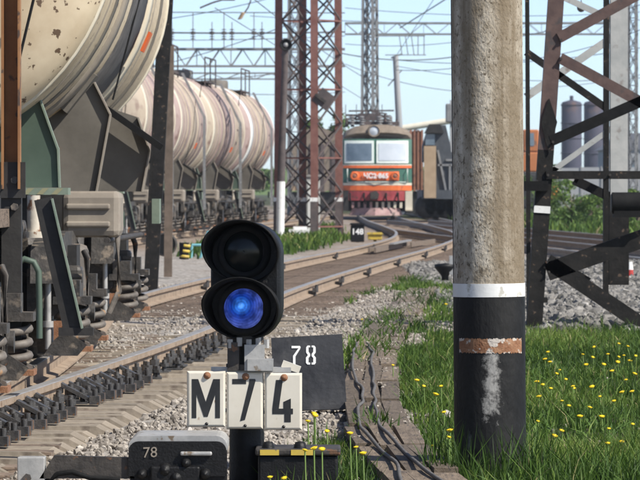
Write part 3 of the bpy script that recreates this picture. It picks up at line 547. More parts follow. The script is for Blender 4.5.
        MB().tube([(s * .86, -5.3, .84), (s * .89, -5.3, .86), (s * .95, -5.3, .84), (s * .98, -5.3, .78), (s * .985, -5.3, .55), (s * .985, -5.3, .36)], .02, 8).build('hand_rail', 'saddle_green', t)
        MB().tube([(s * 1.34, -2.7, 1.0), (s * 1.36, -2.7, .98), (s * 1.37, -2.7, .6), (s * 1.3, -2.7, .45)], .02, 8).build('air_pipe', 'spring_steel', t)
        MB().cyl((s * 1.3, -3.0, .95), (s * 1.3, 3.0, .93), .022, n=8).build('brake_pipe', 'dark_steel', t)
        MB().bar((s * 1.05, 1.45, 1.95), (s * 1.52, 1.45, 1.62), .05, .11, up=(0, 1, 0)).build('platform_arm', 'matt_black', t)
        # ladder on the side of the tank
        ld = MB()
        for yy in (2.35, 2.75): ld.bar((s * 1.53, yy, .75), (s * 1.53, yy, 3.2), .045); ld.bar((s * 1.53, yy, 3.2), (s * .95, yy, 4.35), .045)
        for zz in np.arange(.85, 3.2, .32): ld.bar((s * 1.53, 2.35, zz), (s * 1.53, 2.75, zz), .028)
        ld.build('ladder', 'mast_grey', t)
        MB().box((s * 1.42, 3.0, 1.12), (.06, .4, .2)).build('data_plate', 'edge_green', t)
    for yy in (-5.52, 5.52): MB().box((0, yy * 1.03, 1.05), (.22, .45, .25)).box((0, yy * 1.075, 1.05), (.32, .14, .3)).build('coupler', 'dark_steel', t)
    # hanging wires on the near end
    MB().tube([(1.17, -5.2, 4.3), (1.06, -5.3, 3.4), (.98, -5.36, 2.6), (.86, -5.36, 2.1)], .010, 6).build('tie_wire', 'matt_black', t)
    MB().tube([(1.52, -.6, 3.6), (1.46, -.7, 2.8), (1.24, -.8, 1.95)], .007, 6).build('tie_wire', 'matt_black', t)
    MB().box((1.425, .75, 2.42), (.02, .34, .16), Matrix.Rotation(.42, 3, 'Y')).build('reflector', 'loco_orange', t, 'small orange marker on the tank flank')
    return t
w1 = tank_wagon('tank_wagon', 'big cream tank wagon with rust spots close on the left', 'tank wagons of the standing train')
w1.location = (-2.75, 33.6, 0)
wide = {}
lbl = ['pinkish tank wagon just past the dark steel post', 'tan tank wagon second from the dark post, with a ladder', 'third tank wagon from the post, pinkish with a cream rim', 'fourth tank wagon from the post with a white end rim', 'farthest tank wagon of the line with a white end rim']
for i, (yc, mt, rm) in enumerate(((104.0, 'tank_tan', 'rim_cream'), (116, 'tank_pink', 'rim_cream'), (128, 'tank_tan', 'rim_cream'), (140, 'tank_pink', 'rim_white'))):
    c = copy_tree(w1); x, ang = frame_at(trB, yc); c.location = (x, yc, 0); c.rotation_euler = (0, 0, ang); c['label'] = lbl[i]
    tk = [k for k in bpy.data.objects if k.parent == c and k.name.startswith('tank') and k.type == 'MESH'][0]
    tk.data = tk.data.copy(); tk.data.materials[0] = M[mt]
    for k in [k for k in bpy.data.objects if k.parent == tk]:
        if k.name.startswith('end_rim'):
            k.data = k.data.copy(); k.data.materials[0] = M[rm]; yv = k.data.vertices[0].co.y
            if yv < 0:
                for v in k.data.vertices:
                    if v.co.y > yv + .05: v.co.y += .9 if rm == 'rim_white' else .35
        if k.name.startswith(('strap', 'weld_seam')): k.data = k.data.copy(); k.data.materials[0] = M['tank_pink' if mt == 'tank_tan' else 'tank_tan']
        if k.name.startswith('dark_band'): k.data = k.data.copy(); k.data.materials[0] = M['tank_pink' if mt == 'tank_tan' else 'tank_tan']
for k in [k for k in bpy.data.objects if k.parent == w1 and k.name.startswith('ladder')]: bpy.data.objects.remove(k)
# the flat wagon whose end shows at the left edge
fw = thing('flat_wagon', 'flat wagon with rusty channel stake at the left edge', 'flat wagon', (0, 0, 0), local=True)
fd = MB().box((0, -4.6, 1.14), (2.3, 10.6, .10)).build('deck', 'timber_old', fw)
MB().box((0, -4.6, .9), (.6, 10.4, .36)).build('centre_sill', 'under_black', fw)
for s in (-1, 1):
    MB().box((s * 1.02, -4.6, .96), (.10, 10.5, .24)).build('side_sill', 'under_black', fw)
    for yy in (0.62, -2.6, -5.8, -9.0):
        st = MB(); x0 = s * 1.16
        st.box((x0, yy, 2.35), (.085, .012, 2.1)).box((x0 + .046, yy - .05, 2.35), (.012, .12, 2.1)).box((x0 - .046, yy - .05, 2.35), (.012, .12, 2.1)); so_ = st.build('stake', 'rust_channel', fw)
        MB().box((x0, yy, .87), (.11, .10, .86)).box((x0 + .01, yy - .06, 1.35), (.14, .03, .2)).build('stake_pocket', 'under_black', so_)
        for zz in (1.2, 1.35, .7): MB().cyl((x0 + .02, yy - .05, zz), (x0 + .02, yy - .09, zz), .022, n=6).build('bolt', 'greasy_steel', so_)
MB().box((0, .72, .95), (2.2, .1, .34)).build('headstock', 'under_black', fw)
for yb in (-.5, -8.6): bogie(fw, yb)
fw.location = (-2.88, 24.5, 0)

# ------------------------------------------------------------------ dwarf signal
SY = 19.15; sx = (246.5 - 320) / FPX * SY
sg = thing('dwarf_signal', 'black two-lamp dwarf signal with lit blue lower lens and M74 plates', 'railway signal', (sx, SY, 0))
ca, sa = math.cos(R(8)), math.sin(R(8)); U = Vector((ca, -sa, 0)); Nn = Vector((-sa, -ca, 0)); Zv = Vector((0, 0, 1))   # the head is turned a little to the left
def S(u, n_, z): return Vector((sx, SY, 0)) + U * u + Nn * n_ + Zv * z
hp = []                                                         # rounded head outline
for cz, a0_, a1_ in ((1.03, 0, math.pi), (.80, math.pi, 2 * math.pi)):
    hp += [(.148 * math.cos(a_), cz + (.13 if cz > .9 else .145) * math.sin(a_)) for a_ in np.linspace(a0_, a1_, 14)]
hb = MB(); k_ = len(hp)
rings = [(.0, 1.0), (.0, .0)]
vs = [S(u * q, n_, .92 + (z - .92) * q) for n_, q in ((-.10, .9), (-.085, 1.0), (.035, 1.0), (.05, .93)) for u, z in hp]
hb.add(vs, [(j * k_ + i, j * k_ + (i + 1) % k_, (j + 1) * k_ + (i + 1) % k_, (j + 1) * k_ + i) for j in range(3) for i in range(k_)], True).add(vs[:k_], [list(range(k_))]).add(vs[-k_:], [list(range(k_))[::-1]])
hd = hb.build('head_housing', 'black_paint', sg)
MB().box(S(0, -.02, .92), (.26, .12, .1), Matrix.Rotation(-R(8), 3, 'Z')).build('door_joint', 'matt_black', hd)
for nm, z0, mt in (('lens', 1.035, 'lens_dark'), ('lens', .793, 'lens_blue')):
    ln = MB(); prf = []
    for i in range(15):
        r = .088 * (1 - i / 14); h = .055 + .022 * (1 - (r / .088) ** 2) + (.003 if i % 2 else 0); prf.append((r, h))
    ln.lathe(prf, S(0, 0, z0), Nn, 40)
    lo = ln.build(nm, mt, sg, 'lit blue ribbed lens' if mt == 'lens_blue' else 'unlit dark upper lens')
    if mt == 'lens_blue':
        cpos = S(-.012, .07, z0 + .012) - ORG[sg.name]; LENS_MAP.inputs['Location'].default_value = [-v for v in cpos]
    MB().lathe([(.087, .045), (.087, .085), (.112, .085), (.118, .045)], S(0, 0, z0), Nn, 40).build('lens_ring', 'matt_black', sg)
    vz = MB(); n_ = 40; vsr = []                                   # visor: a sleeve open at the bottom, longest on top
    for i in range(n_ + 1):
        a_ = R(-75) + R(330) * i / n_; e = max(0.0, min(1, (math.sin(a_) + .95) / 1.25)) ** .8; ln_ = .03 + .15 * e
        for rr_, d_ in ((.142, .03), (.142 + .018 * e, .03 + ln_), (.149 + .018 * e, .03 + ln_), (.150, .03)):
            vsr.append(S(rr_ * math.cos(a_), d_, z0 + rr_ * .82 * math.sin(a_) - (.012 if math.sin(a_) < 0 else 0) * -math.sin(a_)))
    vz.add(vsr, [(i * 4 + j, i * 4 + (j + 1) % 4, (i + 1) * 4 + (j + 1) % 4, (i + 1) * 4 + j) for i in range(n_) for j in range(4)], True)
    vz.build('visor', 'matt_black', sg)
def G(px, py, dy=0): return W(px, py, SY + dy)                    # plates face the camera squarely
P0 = G(244, 430); P1 = G(244, 500)
MB().cyl((sx, SY + .09, .56), (sx, SY + .09, -.1), .072, .078, 20).build('post', 'black_paint', sg)
MB().cyl((sx, SY + .09, .0), (sx, SY + .09, .05), .13, n=16).build('base_flange', 'dark_steel', sg)
nb = MB(); nb.cyl((sx, SY + .02, .50), (sx, SY + .02, .70), .04, n=12).cyl((sx, SY + .02, .645), (sx, SY + .02, .675), .075, n=12).cyl((sx, SY + .02, .53), (sx, SY + .02, .555), .09, n=12)
nb.build('neck', 'dark_steel', sg)
MB().box((sx + .035, SY - .055, .585), (.085, .06, .11)).box((sx + .06, SY - .075, .555), (.11, .05, .05)).build('clamp', 'galv', sg)
MB().box((sx - .055, SY - .04, .59), (.05, .06, .12)).build('clamp', 'dark_steel', sg)
for dx, dz in ((-.07, .64), (-.03, .648), (.01, .64), (.05, .648), (.085, .64)): MB().cyl((sx + dx, SY - .06, dz - .015), (sx + dx, SY - .06, dz + .022), .013, n=6, smooth=False).build('bolt', 'galv', sg)
MB().box((sx + .02, SY - .025, .532), (.34, .05, .022)).build('plate_bracket', 'galv', sg)
MB().box((sx + .19, SY - .03, .545), (.08, .03, .03), Matrix.Rotation(.35, 3, 'Y')).build('bent_tab', 'enamel', sg)
plates = ((187, 225.5, 371, 427, 0), (226.5, 263, 372, 429, 0), (264.5, 302, 373, 430, 0))
glyph = {0: [[(.06, .03), (.20, .03), (.20, .60), (.44, .06), (.56, .06), (.80, .60), (.80, .03), (.95, .03), (.95, .97), (.74, .97), (.50, .42), (.26, .97), (.06, .97)]],
         1: [[(.10, .88), (.56, .88), (.56, 1.0), (.10, 1.0)], [(.36, .0), (.52, .03), (.88, .97), (.86, 1.0), (.66, 1.0), (.66, .9)]],
         2: [[(.28, 1.0), (.50, 1.0), (.37, .32), (.52, .32), (.52, .48), (.76, .56), (.76, .32), (.83, .32), (.83, .19), (.76, .19), (.76, .0), (.55, .0), (.55, .19), (.16, .19), (.16, .32)]]}
for i, (x0, x1, y0, y1, dy) in enumerate(plates):
    a_, b_ = G(x0, y1, -.06), G(x1, y0, -.06); yb = SY - .06; wd, ht = b_.x - a_.x, b_.z - a_.z; cx, cz = (a_.x + b_.x) / 2, (a_.z + b_.z) / 2
    pl = MB(); rr = [(1, 0, .0), (1, 0, -.006), (.94, -.01, -.013), (.86, 0, -.0155)]; pv = []
    for q, _, d_ in rr:
        mgn = (1 - q) * .07
        pv += [(cx + sx_ * (wd / 2 - mgn), yb + d_, cz + sz_ * (ht / 2 - mgn)) for sx_, sz_ in ((-1, -1), (1, -1), (1, 1), (-1, 1))]
    pl.add(pv, [(j * 4 + k, j * 4 + (k + 1) % 4, (j + 1) * 4 + (k + 1) % 4, (j + 1) * 4 + k) for j in range(3) for k in range(4)]).add(pv[:4], [(3, 2, 1, 0)]).add(pv[-4:], [(0, 1, 2, 3)])
    po = pl.build('number_plate', 'enamel', sg, 'cream enamel plate lettered ' + 'M74'[i])
    for pg in glyph[i]:
        MB().prism([(q[0], q[1]) for q in pg], (cx - wd * .42, yb - .0158, cz - ht * .36), (wd * .82, 0, 0), (0, 0, ht * .74), .0012).build('character', 'letter_black', po)
    MB().lathe([(0, .012), (.009, .010), (.014, .003), (.016, 0)], (cx + .004, yb - .0158, cz + ht * .42), (0, -1, 0), 10).build('bolt', 'rust_bolt', po)
    MB().lathe([(0, .006), (.006, .004), (.007, 0)], (cx + .002, yb - .0158, cz - ht * .44), (0, -1, 0), 8).build('bolt', 'letter_black', po)

# ------------------------------------------------------------------ switch boxes in the foreground
def rounded_top(x0, x1, z0, z1, r, y0, y1):
    pts = [(x0, z0), (x1, z0)] + [(x1 - r + r * math.cos(a_), z1 - r + r * math.sin(a_)) for a_ in np.linspace(0, math.pi / 2, 6)] + [(x0 + r + r * math.cos(a_), z1 - r + r * math.sin(a_)) for a_ in np.linspace(math.pi / 2, math.pi, 6)]
    return pts
BY = 18.5; bx0, bx1 = (130 - 320) / FPX * BY, (225 - 320) / FPX * BY
sb = thing('switch_machine', 'low black switch machine box marked 78 beside the signal post', 'switch machine', ((bx0 + bx1) / 2, BY + .2, 0))
bd = MB(); pts = rounded_top(bx0, bx1, -.05, .255, .04, 0, 0); bd.prism(pts, (0, BY + .42, 0), (1, 0, 0), (0, 0, 1), .42); bd.build('body', 'black_paint', sb)
MB().prism(rounded_top(bx0 - .008, bx1 + .008, .225, .283, .045, 0, 0), (0, BY + .46, 0), (1, 0, 0), (0, 0, 1), .44).build('lid', 'galv', sb)  # sunlit top of the black box painted in as a pale lid
MB().prism(rounded_top(bx0 - .006, bx1 + .006, .12, .262, .04, 0, 0), (0, BY + .012, 0), (1, 0, 0), (0, 0, 1), .03).build('lid_front', 'black_paint', sb)
text_mesh('78', .062, W(150, 453, BY - .022), (1, 0, .05), (0, 0, 1), .002).build('numerals', 'beige_cast', sb)
MB().rbox(tuple(W(180, 456, BY - .04)), tuple(W(212, 451.5, BY - .015)), .006).build('lid_handle', 'galv', sb)
for px, py, r in ((165, 470, .028), (186, 463, .02), (176, 478, .03), (205, 474, .022), (142, 474, .02)): MB().lathe([(0, .05), (r * .6, .045), (r, .025), (r * 1.1, 0)], W(px, py, BY - .015), (0, -1, 0), 14).build('cover_nut', 'black_paint', sb)
MB().rbox(tuple(W(150, 482, BY - .05)), tuple(W(200, 466, BY - .015)), .008).build('hasp', 'black_paint', sb)
rd = thing('switch_rod', 'flat dark throw rod with a grey end plate running out to the rail', 'switch rod', (-1.1, 18.6, 0))
MB().prism([(0, 0), (.39, 0), (.39, .085), (.06, .095)], W(40, 478, 18.55), (1, 0, 0), (0, 0, 1), .05).build('rod', 'dark_steel', rd)
MB().rbox(tuple(W(17, 500, 18.5)), tuple(W(46, 456, 18.6)), .004).build('end_plate', 'galv', rd)
MB().cyl(W(27, 478, 18.5), W(27, 478, 18.44), .018, n=6, smooth=False).build('bolt', 'dark_steel', rd)
MB().tube([W(46, 482, 18.52), W(58, 474, 18.5), W(72, 472, 18.5), W(90, 478, 18.5), W(120, 480, 18.5)], .012, 6).build('cable', 'matt_black', rd)
Y3 = 18.9; jb = thing('junction_box', 'low black track box with yellow painted edge behind the dandelions', 'junction box', (W(298, 480, Y3).x, Y3 + .15, 0))
a_, b_ = W(258, 480, Y3), W(338, 449, Y3)
MB().rbox((a_.x, Y3, -.05), (b_.x, Y3 + .32, b_.z - .03), .01).build('body', 'black_paint', jb)
MB().rbox((a_.x - .012, Y3 - .012, b_.z - .028), (b_.x + .012, Y3 + .33, b_.z), .008).build('lid', 'dark_steel', jb)
for p, q in ((260, 279), (291, 313)): MB().bbox((W(p, 0, Y3).x, Y3 - .015, b_.z - .026), (W(q, 0, Y3).x, Y3 - .0125, b_.z - .003)).build('yellow_stripe', 'yellow_paint', jb)
for px in (268, 300): MB().lathe([(0, .03), (.02, .026), (.026, .01), (.028, 0)], (W(px, 0, Y3).x, Y3 + .05, b_.z), (0, 0, 1), 10).build('lid_knob', 'black_paint', jb)
Y2 = 26.3; jc = thing('relay_box', 'square tarred black cover stencilled 78 behind the signal plates', 'relay box', (W(310, 0, Y2).x, Y2 + .1, 0))
q = [W(271, 338, Y2 + .06), W(342, 334, Y2 + .06), W(347, 409, Y2), W(275, 411, Y2)]
mb = MB(); off = Vector((0, .34, -.02)); mb.add([*q, *[v + off for v in q]], [(3, 2, 1, 0), (4, 5, 6, 7), (0, 1, 5, 4), (1, 2, 6, 5), (2, 3, 7, 6), (3, 0, 4, 7)]); mb.build('cover', 'tar_black', jc)
uu = (q[1] - q[0]).normalized(); vv_ = (q[0] - q[3]).normalized(); 
def Q(px, py): k = (409 - py) / 75; v = W(px, py, Y2 + .06 * k); return v + Vector((0, -.003, 0))
def stencil(polys):
    for pg in polys: MB().add([Q(*p) for p in pg] + [Q(*p) + Vector((0, .002, 0)) for p in pg], [list(range(len(pg))), *[(i, len(pg) + i, len(pg) + (i + 1) % len(pg), (i + 1) % len(pg)) for i in range(len(pg))]]).build('numeral_stroke', 'letter_white', jc)
def mv(pts): return [(265 + x / 5.644, 330 + y / 5.647) for x, y in pts]
stencil([mv([(150, 90), (196, 90), (201, 95), (200, 103), (150, 103)]), mv([(188, 104), (200, 104), (172, 150), (172, 196), (158, 196), (158, 146)]),
         mv([(232, 98), (240, 88), (255, 88), (255, 98), (246, 98), (246, 122), (255, 136), (255, 147), (246, 158), (246, 184), (255, 184), (255, 195), (239, 195), (231, 186), (231, 156), (242, 142), (232, 127)]),
         mv([(263, 88), (278, 88), (286, 98), (286, 127), (276, 142), (287, 156), (287, 186), (279, 195), (263, 195), (263, 184), (272, 184), (272, 158), (263, 147), (263, 136), (272, 122), (272, 98), (263, 98)])])

# ------------------------------------------------------------------ plank walk over the cable duct, with two cables
pw = thing('plank_walk', 'weathered brown plank cover of the cable duct between gravel and grass', 'plank walk', (.35, 27, 0))
y = 17.4; seg = 0
while y < 56:
    ln_ = random.uniform(2.0, 2.9) * (1 if y < 30 else 1.5)
    for k in (-1, 0, 1):
        off = k * .118 + random.uniform(-.01, .01); p = Vector((float(cl(y + .03)) + off, y + .03 + random.uniform(0, .15), .03 + random.uniform(-.012, .014))); q = Vector((float(cl(y + ln_)) + off + random.uniform(-.02, .02), y + ln_ - .03, .03 + random.uniform(-.012, .014)))
        if random.random() < .06 and y > 24: continue
        MB().bar(p, q, .108, .035).build('plank', 'plank_wood', pw)
    y += ln_
def cable(nm, label, pts):
    f = spline(pts); yy = np.arange(pts[0][0], pts[-1][0], .12)
    tag(MB().tube([(float(f(t)) + .013 * math.sin(t * 1.13 + pts[0][1] * 9) + .006 * math.sin(t * 2.7 + 2.2 * math.sin(t * .7) + pts[0][1] * 20), t, .064 + .008 * math.sin(t * 2.3)) for t in yy], .0095, 6).build(nm, 'cable_grey'), label, 'cable')
cable('cable', 'grey cable snaking down the right side of the plank walk', [(17.6, .62), (19.5, .47), (21.5, .40), (24, .30), (27, .34), (30, .34), (34, .40), (36, .36)])
cable('cable', 'grey cable lying nearer the black stencilled cover on the planks', [(17.6, .36), (19.8, .34), (21.5, .28), (24.5, .21), (28, .26), (31, .22), (36, .30)])

# ------------------------------------------------------------------ concrete pole
PY = 20.65; pxc = (490.5 - 320) / FPX * PY; pr = .163
cp = thing('concrete_pole', 'thick mottled concrete pole with tarred foot and white band', 'pole', (pxc, PY, 0))
lean = .008
def cyl_lean(z0, z1, r0, r1, n=48): 
    return MB().cyl((pxc - lean * z0, PY, z0), (pxc - lean * z1, PY, z1), r0, r1, n)
cyl_lean(.80, 7.5, pr, pr * 1.0).build('shaft', 'pole_concrete', cp)
cyl_lean(.807, .868, pr + .003, pr + .003).build('white_band', 'white_paint', cp)
cyl_lean(-.3, .807, pr + .0018, pr + .0018).build('tarred_foot', 'pole_black', cp)
def patch(nm, mt, a0_, a1_, z0, z1, jag, n=70, lab=None):
    top = []; bot = []
    for i in range(n + 1):
        a_ = a0_ + (a1_ - a0_) * i / n; rr_ = pr + .0035
        c = lambda z: (pxc - lean * z + rr_ * math.sin(a_), PY - rr_ * math.cos(a_), z)
        top.append(c(z1 + random.uniform(-jag, jag))); bot.append(c(z0 + random.uniform(-jag, jag)))
    MB().add(top + bot, [(i, i + 1, n + 2 + i, n + 1 + i) for i in range(n)], True).build(nm, mt, cp, lab)
patch('rust_patch', 'rust_flaky', R(-58), R(60), .552, .618, .004, lab='flaking rusty strap mark on the tarred foot')
MB().cyl((pxc - .166, PY - .01, .82), (pxc - .21, PY - .01, 6), .006, n=6).build('earth_wire', 'dark_steel', cp)

# ------------------------------------------------------------------ steel tower behind the pole
TY, TB = 41.5, 43.2
tw = thing('steel_tower', 'braced steel tower of brown and black angle bars right of the pole', 'steel tower', (W(580, 0, 42).x, 42.3, 0))
def beam(nm, p, q, wd, mt, th=.016, fl=.05):
    p, q = Vector(p), Vector(q); d_ = (q - p).normalized(); up = Vector((0, 1, 0)); s_ = d_.cross(up).normalized()
    mb = MB().bar(p, q, wd, th, up=(0, 1, 0))
    if fl: mb.bar(p + s_ * (wd / 2 - th / 2) + up * (fl / 2 + th / 2), q + s_ * (wd / 2 - th / 2) + up * (fl / 2 + th / 2), th, fl, up=(0, 1, 0))
    return mb.build(nm, mt, tw)
def LT(y): return 534 + (332 - y) * 22 / 332
def leg(x0, y0, x1, y1, Y, wd, mt, fl=.10): return beam('leg', W(x0, y0, Y), W(x1, y1, Y), wd, mt, .03, fl)
lg = leg(LT(340), 340, LT(150), 150, TY, .145, 'tower_dark'); leg(LT(150), 150, LT(-330), -330, TY, .145, 'tower_brown')
MB().bar(W(LT(213), 213, TY - .02), W(LT(206), 206, TY - .02), .15, .012, up=(0, 1, 0)).build('white_band', 'white_paint', lg)
dp = MB().prism([(-.075, 0), (0, -.30), (.075, 0), (0, .22)], W(549, 122, TY - .02), (1, 0, 0), (0, 0, 1), .014).build('gusset_plate', 'tower_dark', tw)
leg(529, 345, 525.5, -300, TB, .04, 'tower_dark', .03); 
leg(619, 285, 619, 197, TB, .19, 'tower_dark'); leg(619, 197, 619, -300, TB, .165, 'tower_light')
leg(606, 300, 607, -300, TB, .05, 'tower_dark')  # dark strip standing in for the shaded left side of the column
leg(668, 345, 650, -300, TY, .185, 'tower_dark')
BR = [(559, 38, 650, -12, TY, 'tower_brown', .10), (560, 58, 655, 110, TY, 'tower_brown', .10), (551, 141, 660, 93, TY, 'matt_black', .10), (526, 97, 614, 36, TB, 'tower_light', .075), (526, 52, 606, 108, TB, 'tower_dark', .07),
      (548, 174, 612, 128, TB, 'tower_light', .05), (546, 175, 645, 175, TY, 'tower_dark', .075), (549, 167, 578, 181, TB, 'tower_light', .05), (574, 180, 612, 198, TB, 'matt_black', .09), (547, 272, 650, 236, TY, 'tower_dark', .17), (547, 261, 650, 330, TY, 'tower_dark', .14),
      (560, 262, 590, 280, TB, 'tower_dark', .04), (526, -20, 612, 20, TB, 'tower_light', .06), (606, -10, 660, -50, TB, 'tower_light', .07)]
for x0, y0, x1, y1, Y, mt, wd in BR: beam('brace', W(x0, y0, Y - .03 if Y == TY else Y), W(x1, y1, Y - .03 if Y == TY else Y), wd, mt)
for (x0, y0), (x1, y1) in (((545, 175), (606, 175)), ((556, -60), (526, -60)), ((545, 300), (529, 300)), ((660, 236), (618, 240))): MB().bar(W(x0, y0, TY), W(x1, y1, TB), .05, .05).build('brace', 'tower_dark', tw)
MB().box(W(536, 186, TY - .05), (.22, .12, .09)).cyl(W(528, 186, TY - .11), W(528, 186, TY + .05), .03, n=8).build('bracket', 'matt_black', tw)
for px, py in ((537, 181), (541, 190), (548, 175), (553, 142), (561, 40), (561, 59), (547, 262), (549, 272), (610, 175)): MB().cyl(W(px, py, TY - .03), W(px, py, TY - .058), .013, n=6, smooth=False).build('bolt', 'dark_steel', tw)
dv = MB().cyl(W(612, 203, TY - .1), W(660, 203, TY - .1), .10, n=20); db = dv.build('drive_housing', 'matt_black', tw); MB().box(W(632, 214, TY - .1), (.34, .16, .06)).build('drive_base', 'matt_black', tw)
MB().cyl(W(612, 203, TY - .1), W(611, 203, TY - .1), .085, n=20).build('end_cap', 'dark_steel', db)
# ball insulator on its wire, high right
bl = thing('hanging_ball', 'grey ball weight hanging on a thin wire by the tower', 'ball weight', W(581, 8, 60)); c0 = W(581, 8, 60)
MB().lathe([(0, -.058), (.03, -.05), (.05, -.028), (.058, 0), (.05, .028), (.03, .05), (.012, .058), (.012, .085), (0, .085)], c0, (0, 0, 1), 18).build('ball', 'mast_dark', bl)
MB().cyl(c0 + Vector((0, 0, .08)), c0 + Vector((0, 0, 3)), .006, n=5).build('wire', 'wire_dark', bl)

# ------------------------------------------------------------------ generic lattice mast
def lattice(name, label, x, y, half, height, panels, rot, mt, mtb, lw=.07, bw=.03, top=.75, group=None, foot=True):
    t = thing(name, label, 'lattice mast', (x, y, 0), group); cs = [(math.cos(rot + k * math.pi / 2), math.sin(rot + k * math.pi / 2)) for k in range(4)]
    def c(k, z): h = half * (1 + (top - 1) * z / height); return Vector((x + cs[k % 4][0] * h, y + cs[k % 4][1] * h, z))
    for k in range(4):
        l_ = MB().angle(c(k, -.1), c(k, height), lw, lw * .22).build('leg', mt, t)
        if foot: MB().angle(c(k, .0), c(k, .95), lw * 1.06, lw * .27).build('painted_foot', mtb, l_); MB().angle(c(k, .95), c(k, 1.06), lw * 1.1, lw * .3).build('white_mark', 'white_paint', l_)
    for i in range(panels):
        z0, z1 = height * i / panels + .25, height * (i + 1) / panels + .25
        for k in range(4):
            if i % 2 == 0: MB().bar(c(k, z0), c(k + 1, z0), bw, bw).build('brace', mt, t)
            MB().bar(c(k, z0), c(k + 1, z1), bw, bw).build('brace', mtb, t); MB().bar(c(k + 1, z0), c(k, z1), bw, bw).build('brace', mtb, t)
    return t
MY = 126.0; MX = W(311.5, 0, MY).x
lattice('lattice_mast', 'reddish four-legged lattice mast left of the electric', MX, MY, .88, 11.5, 12, R(11), 'mast_red', 'mast_dark', .19, .04, .93)
tag(MB().bbox((MX - .62, MY - 1.6, -.1), (MX - .05, MY - 1.05, .18)).bbox((MX - .5, MY - 1.5, .18), (MX - .12, MY - 1.15, .26)).build('concrete_footing', 'white_paint'), 'whitewashed concrete block in the grass before the lattice mast', 'footing')
ct = W(313, 187, MY + 1.5); cb = thing('relay_cabinet', 'tall pale grey relay cabinet standing behind the lattice mast', 'cabinet', (W(313, 0, MY + 2).x, MY + 2, 0)); x_ = W(313, 0, MY + 2).x
MB().rbox((x_ - .2, MY + 1.8, -.05), (x_ + .2, MY + 2.2, 1.65), .02).build('body', 'tower_light', cb); MB().bbox((x_ - .24, MY + 1.76, 1.65), (x_ + .24, MY + 2.24, 1.71)).build('roof', 'galv', cb); MB().bbox((x_ - .15, MY + 1.79, .1), (x_ + .15, MY + 1.798, 1.5)).build('door', 'rim_white', cb)
sgn = thing('diamond_sign', 'dark diamond board fixed up on the lattice mast, seen from behind', 'sign board', W(324, 100, MY - .8)); c0 = W(324, 99, MY - .85)
MB().box(c0, (.46, .05, .46), Matrix.Rotation(R(38), 3, 'Y')).build('board', 'mast_dark', sgn); MB().box(c0 + Vector((-.1, -.06, .02)), (.36, .05, .08), Matrix.Rotation(R(38), 3, 'Y')).build('back_bar', 'dark_steel', sgn); MB().bar(c0 + Vector((.1, .05, 0)), c0 + Vector((.1, .9, 0)), .06).build('arm', 'mast_dark', sgn)
# dark pole with white foot and round lamp
LY = 120.0; lx = W(281, 0, LY).x; lp = thing('lamp_pole', 'dark pole with white foot and a round lamp beside the lattice mast', 'lamp pole', (lx, LY, 0))
ztop = W(0, 45, LY).z; MB().cyl((lx, LY, 1.5), (lx + .12, LY, ztop), .11, .085, 12).build('pole', 'mast_dark', lp); MB().cyl((lx - .03, LY, -.1), (lx, LY, 1.5), .115, .115, 12).build('white_foot', 'white_paint', lp)
c0 = Vector((lx + .13, LY - .1, ztop)); ll = MB().lathe([(0, -.14), (.1, -.13), (.16, -.05), (.165, .06), (.14, .06), (.10, .0), (0, -.02)], c0, (0, -1, 0), 20).build('lamp', 'matt_black', lp); MB().lathe([(0, .03), (.05, .025), (.07, 0)], c0, (0, -1, 0), 14).build('bulb', 'galv', ll)
# dark steel post and timber post beside the tank wagon
YP = 54.5; a_, b_ = W(151, 296, YP), W(168, -20, YP)
dp_ = thing('steel_post', 'dark steel post leaning right by the end of the cream tank wagon', 'post', (a_.x, YP, 0)); MB().bar(a_, b_ + (b_ - a_) * .8, .15, .15, up=(0, 1, 0)).bar(a_ + Vector((-.085, -.085, 0)), b_ + (b_ - a_) * .8 + Vector((-.085, -.085, 0)), .02, .03, up=(0, 1, 0)).build('shaft', 'tower_dark', dp_); MB().box((a_.x, YP, .0), (.3, .3, .06)).build('foot_plate', 'dark_steel', dp_)
YQ = 67.0; a_, b_ = W(168, 277, YQ), W(170, 46, YQ)
tp_ = thing('timber_post', 'brown timber post behind the dark steel post, black pipe on top', 'post', (a_.x, YQ, 0)); MB().bar(a_, b_, .12, .12, up=(0, 1, 0)).build('shaft', 'bark', tp_); MB().bar(b_, W(171, -60, YQ), .05, .05, up=(0, 1, 0)).build('top_pipe', 'matt_black', tp_); MB().box(W(170, 23, YQ - .05), (.05, .05, .18)).build('red_mark', 'red_paint', tp_)
# far masts and poles
lattice('lattice_mast', 'grey narrow lattice mast rising behind the electric', W(371, 0, 240).x, 240, .48, 16, 14, R(20), 'mast_grey', 'mast_grey', .14, .05, .75, foot=False)
lattice('lattice_mast', 'thin lattice mast at the right edge behind the tower', W(633, 0, 150).x, 150, .20, 9, 16, R(30), 'mast_grey', 'mast_grey', .06, .025, .9, foot=False)
lattice('lattice_mast', 'faint thin lattice mast between the lamp pole and the red mast', W(295, 0, 210).x, 210, .34, 13, 14, R(35), 'mast_grey', 'mast_grey', .09, .04, .9, foot=False)
YC = 235; a_, b_ = W(404, 215, YC), W(395.5, 56, YC)
cp2 = thing('concrete_pole', 'slim leaning concrete pole with short crossarm behind the electric', 'pole', (a_.x, YC, 0)); MB().cyl(a_, b_, .2, .15, 14).build('shaft', 'far_wall', cp2); MB().bar(W(391, 58, YC), W(402, 54, YC), .09).build('crossarm', 'mast_grey', cp2); MB().bar(W(388, 86, YC), W(402, 70, YC), .07).build('crossarm', 'mast_grey', cp2)
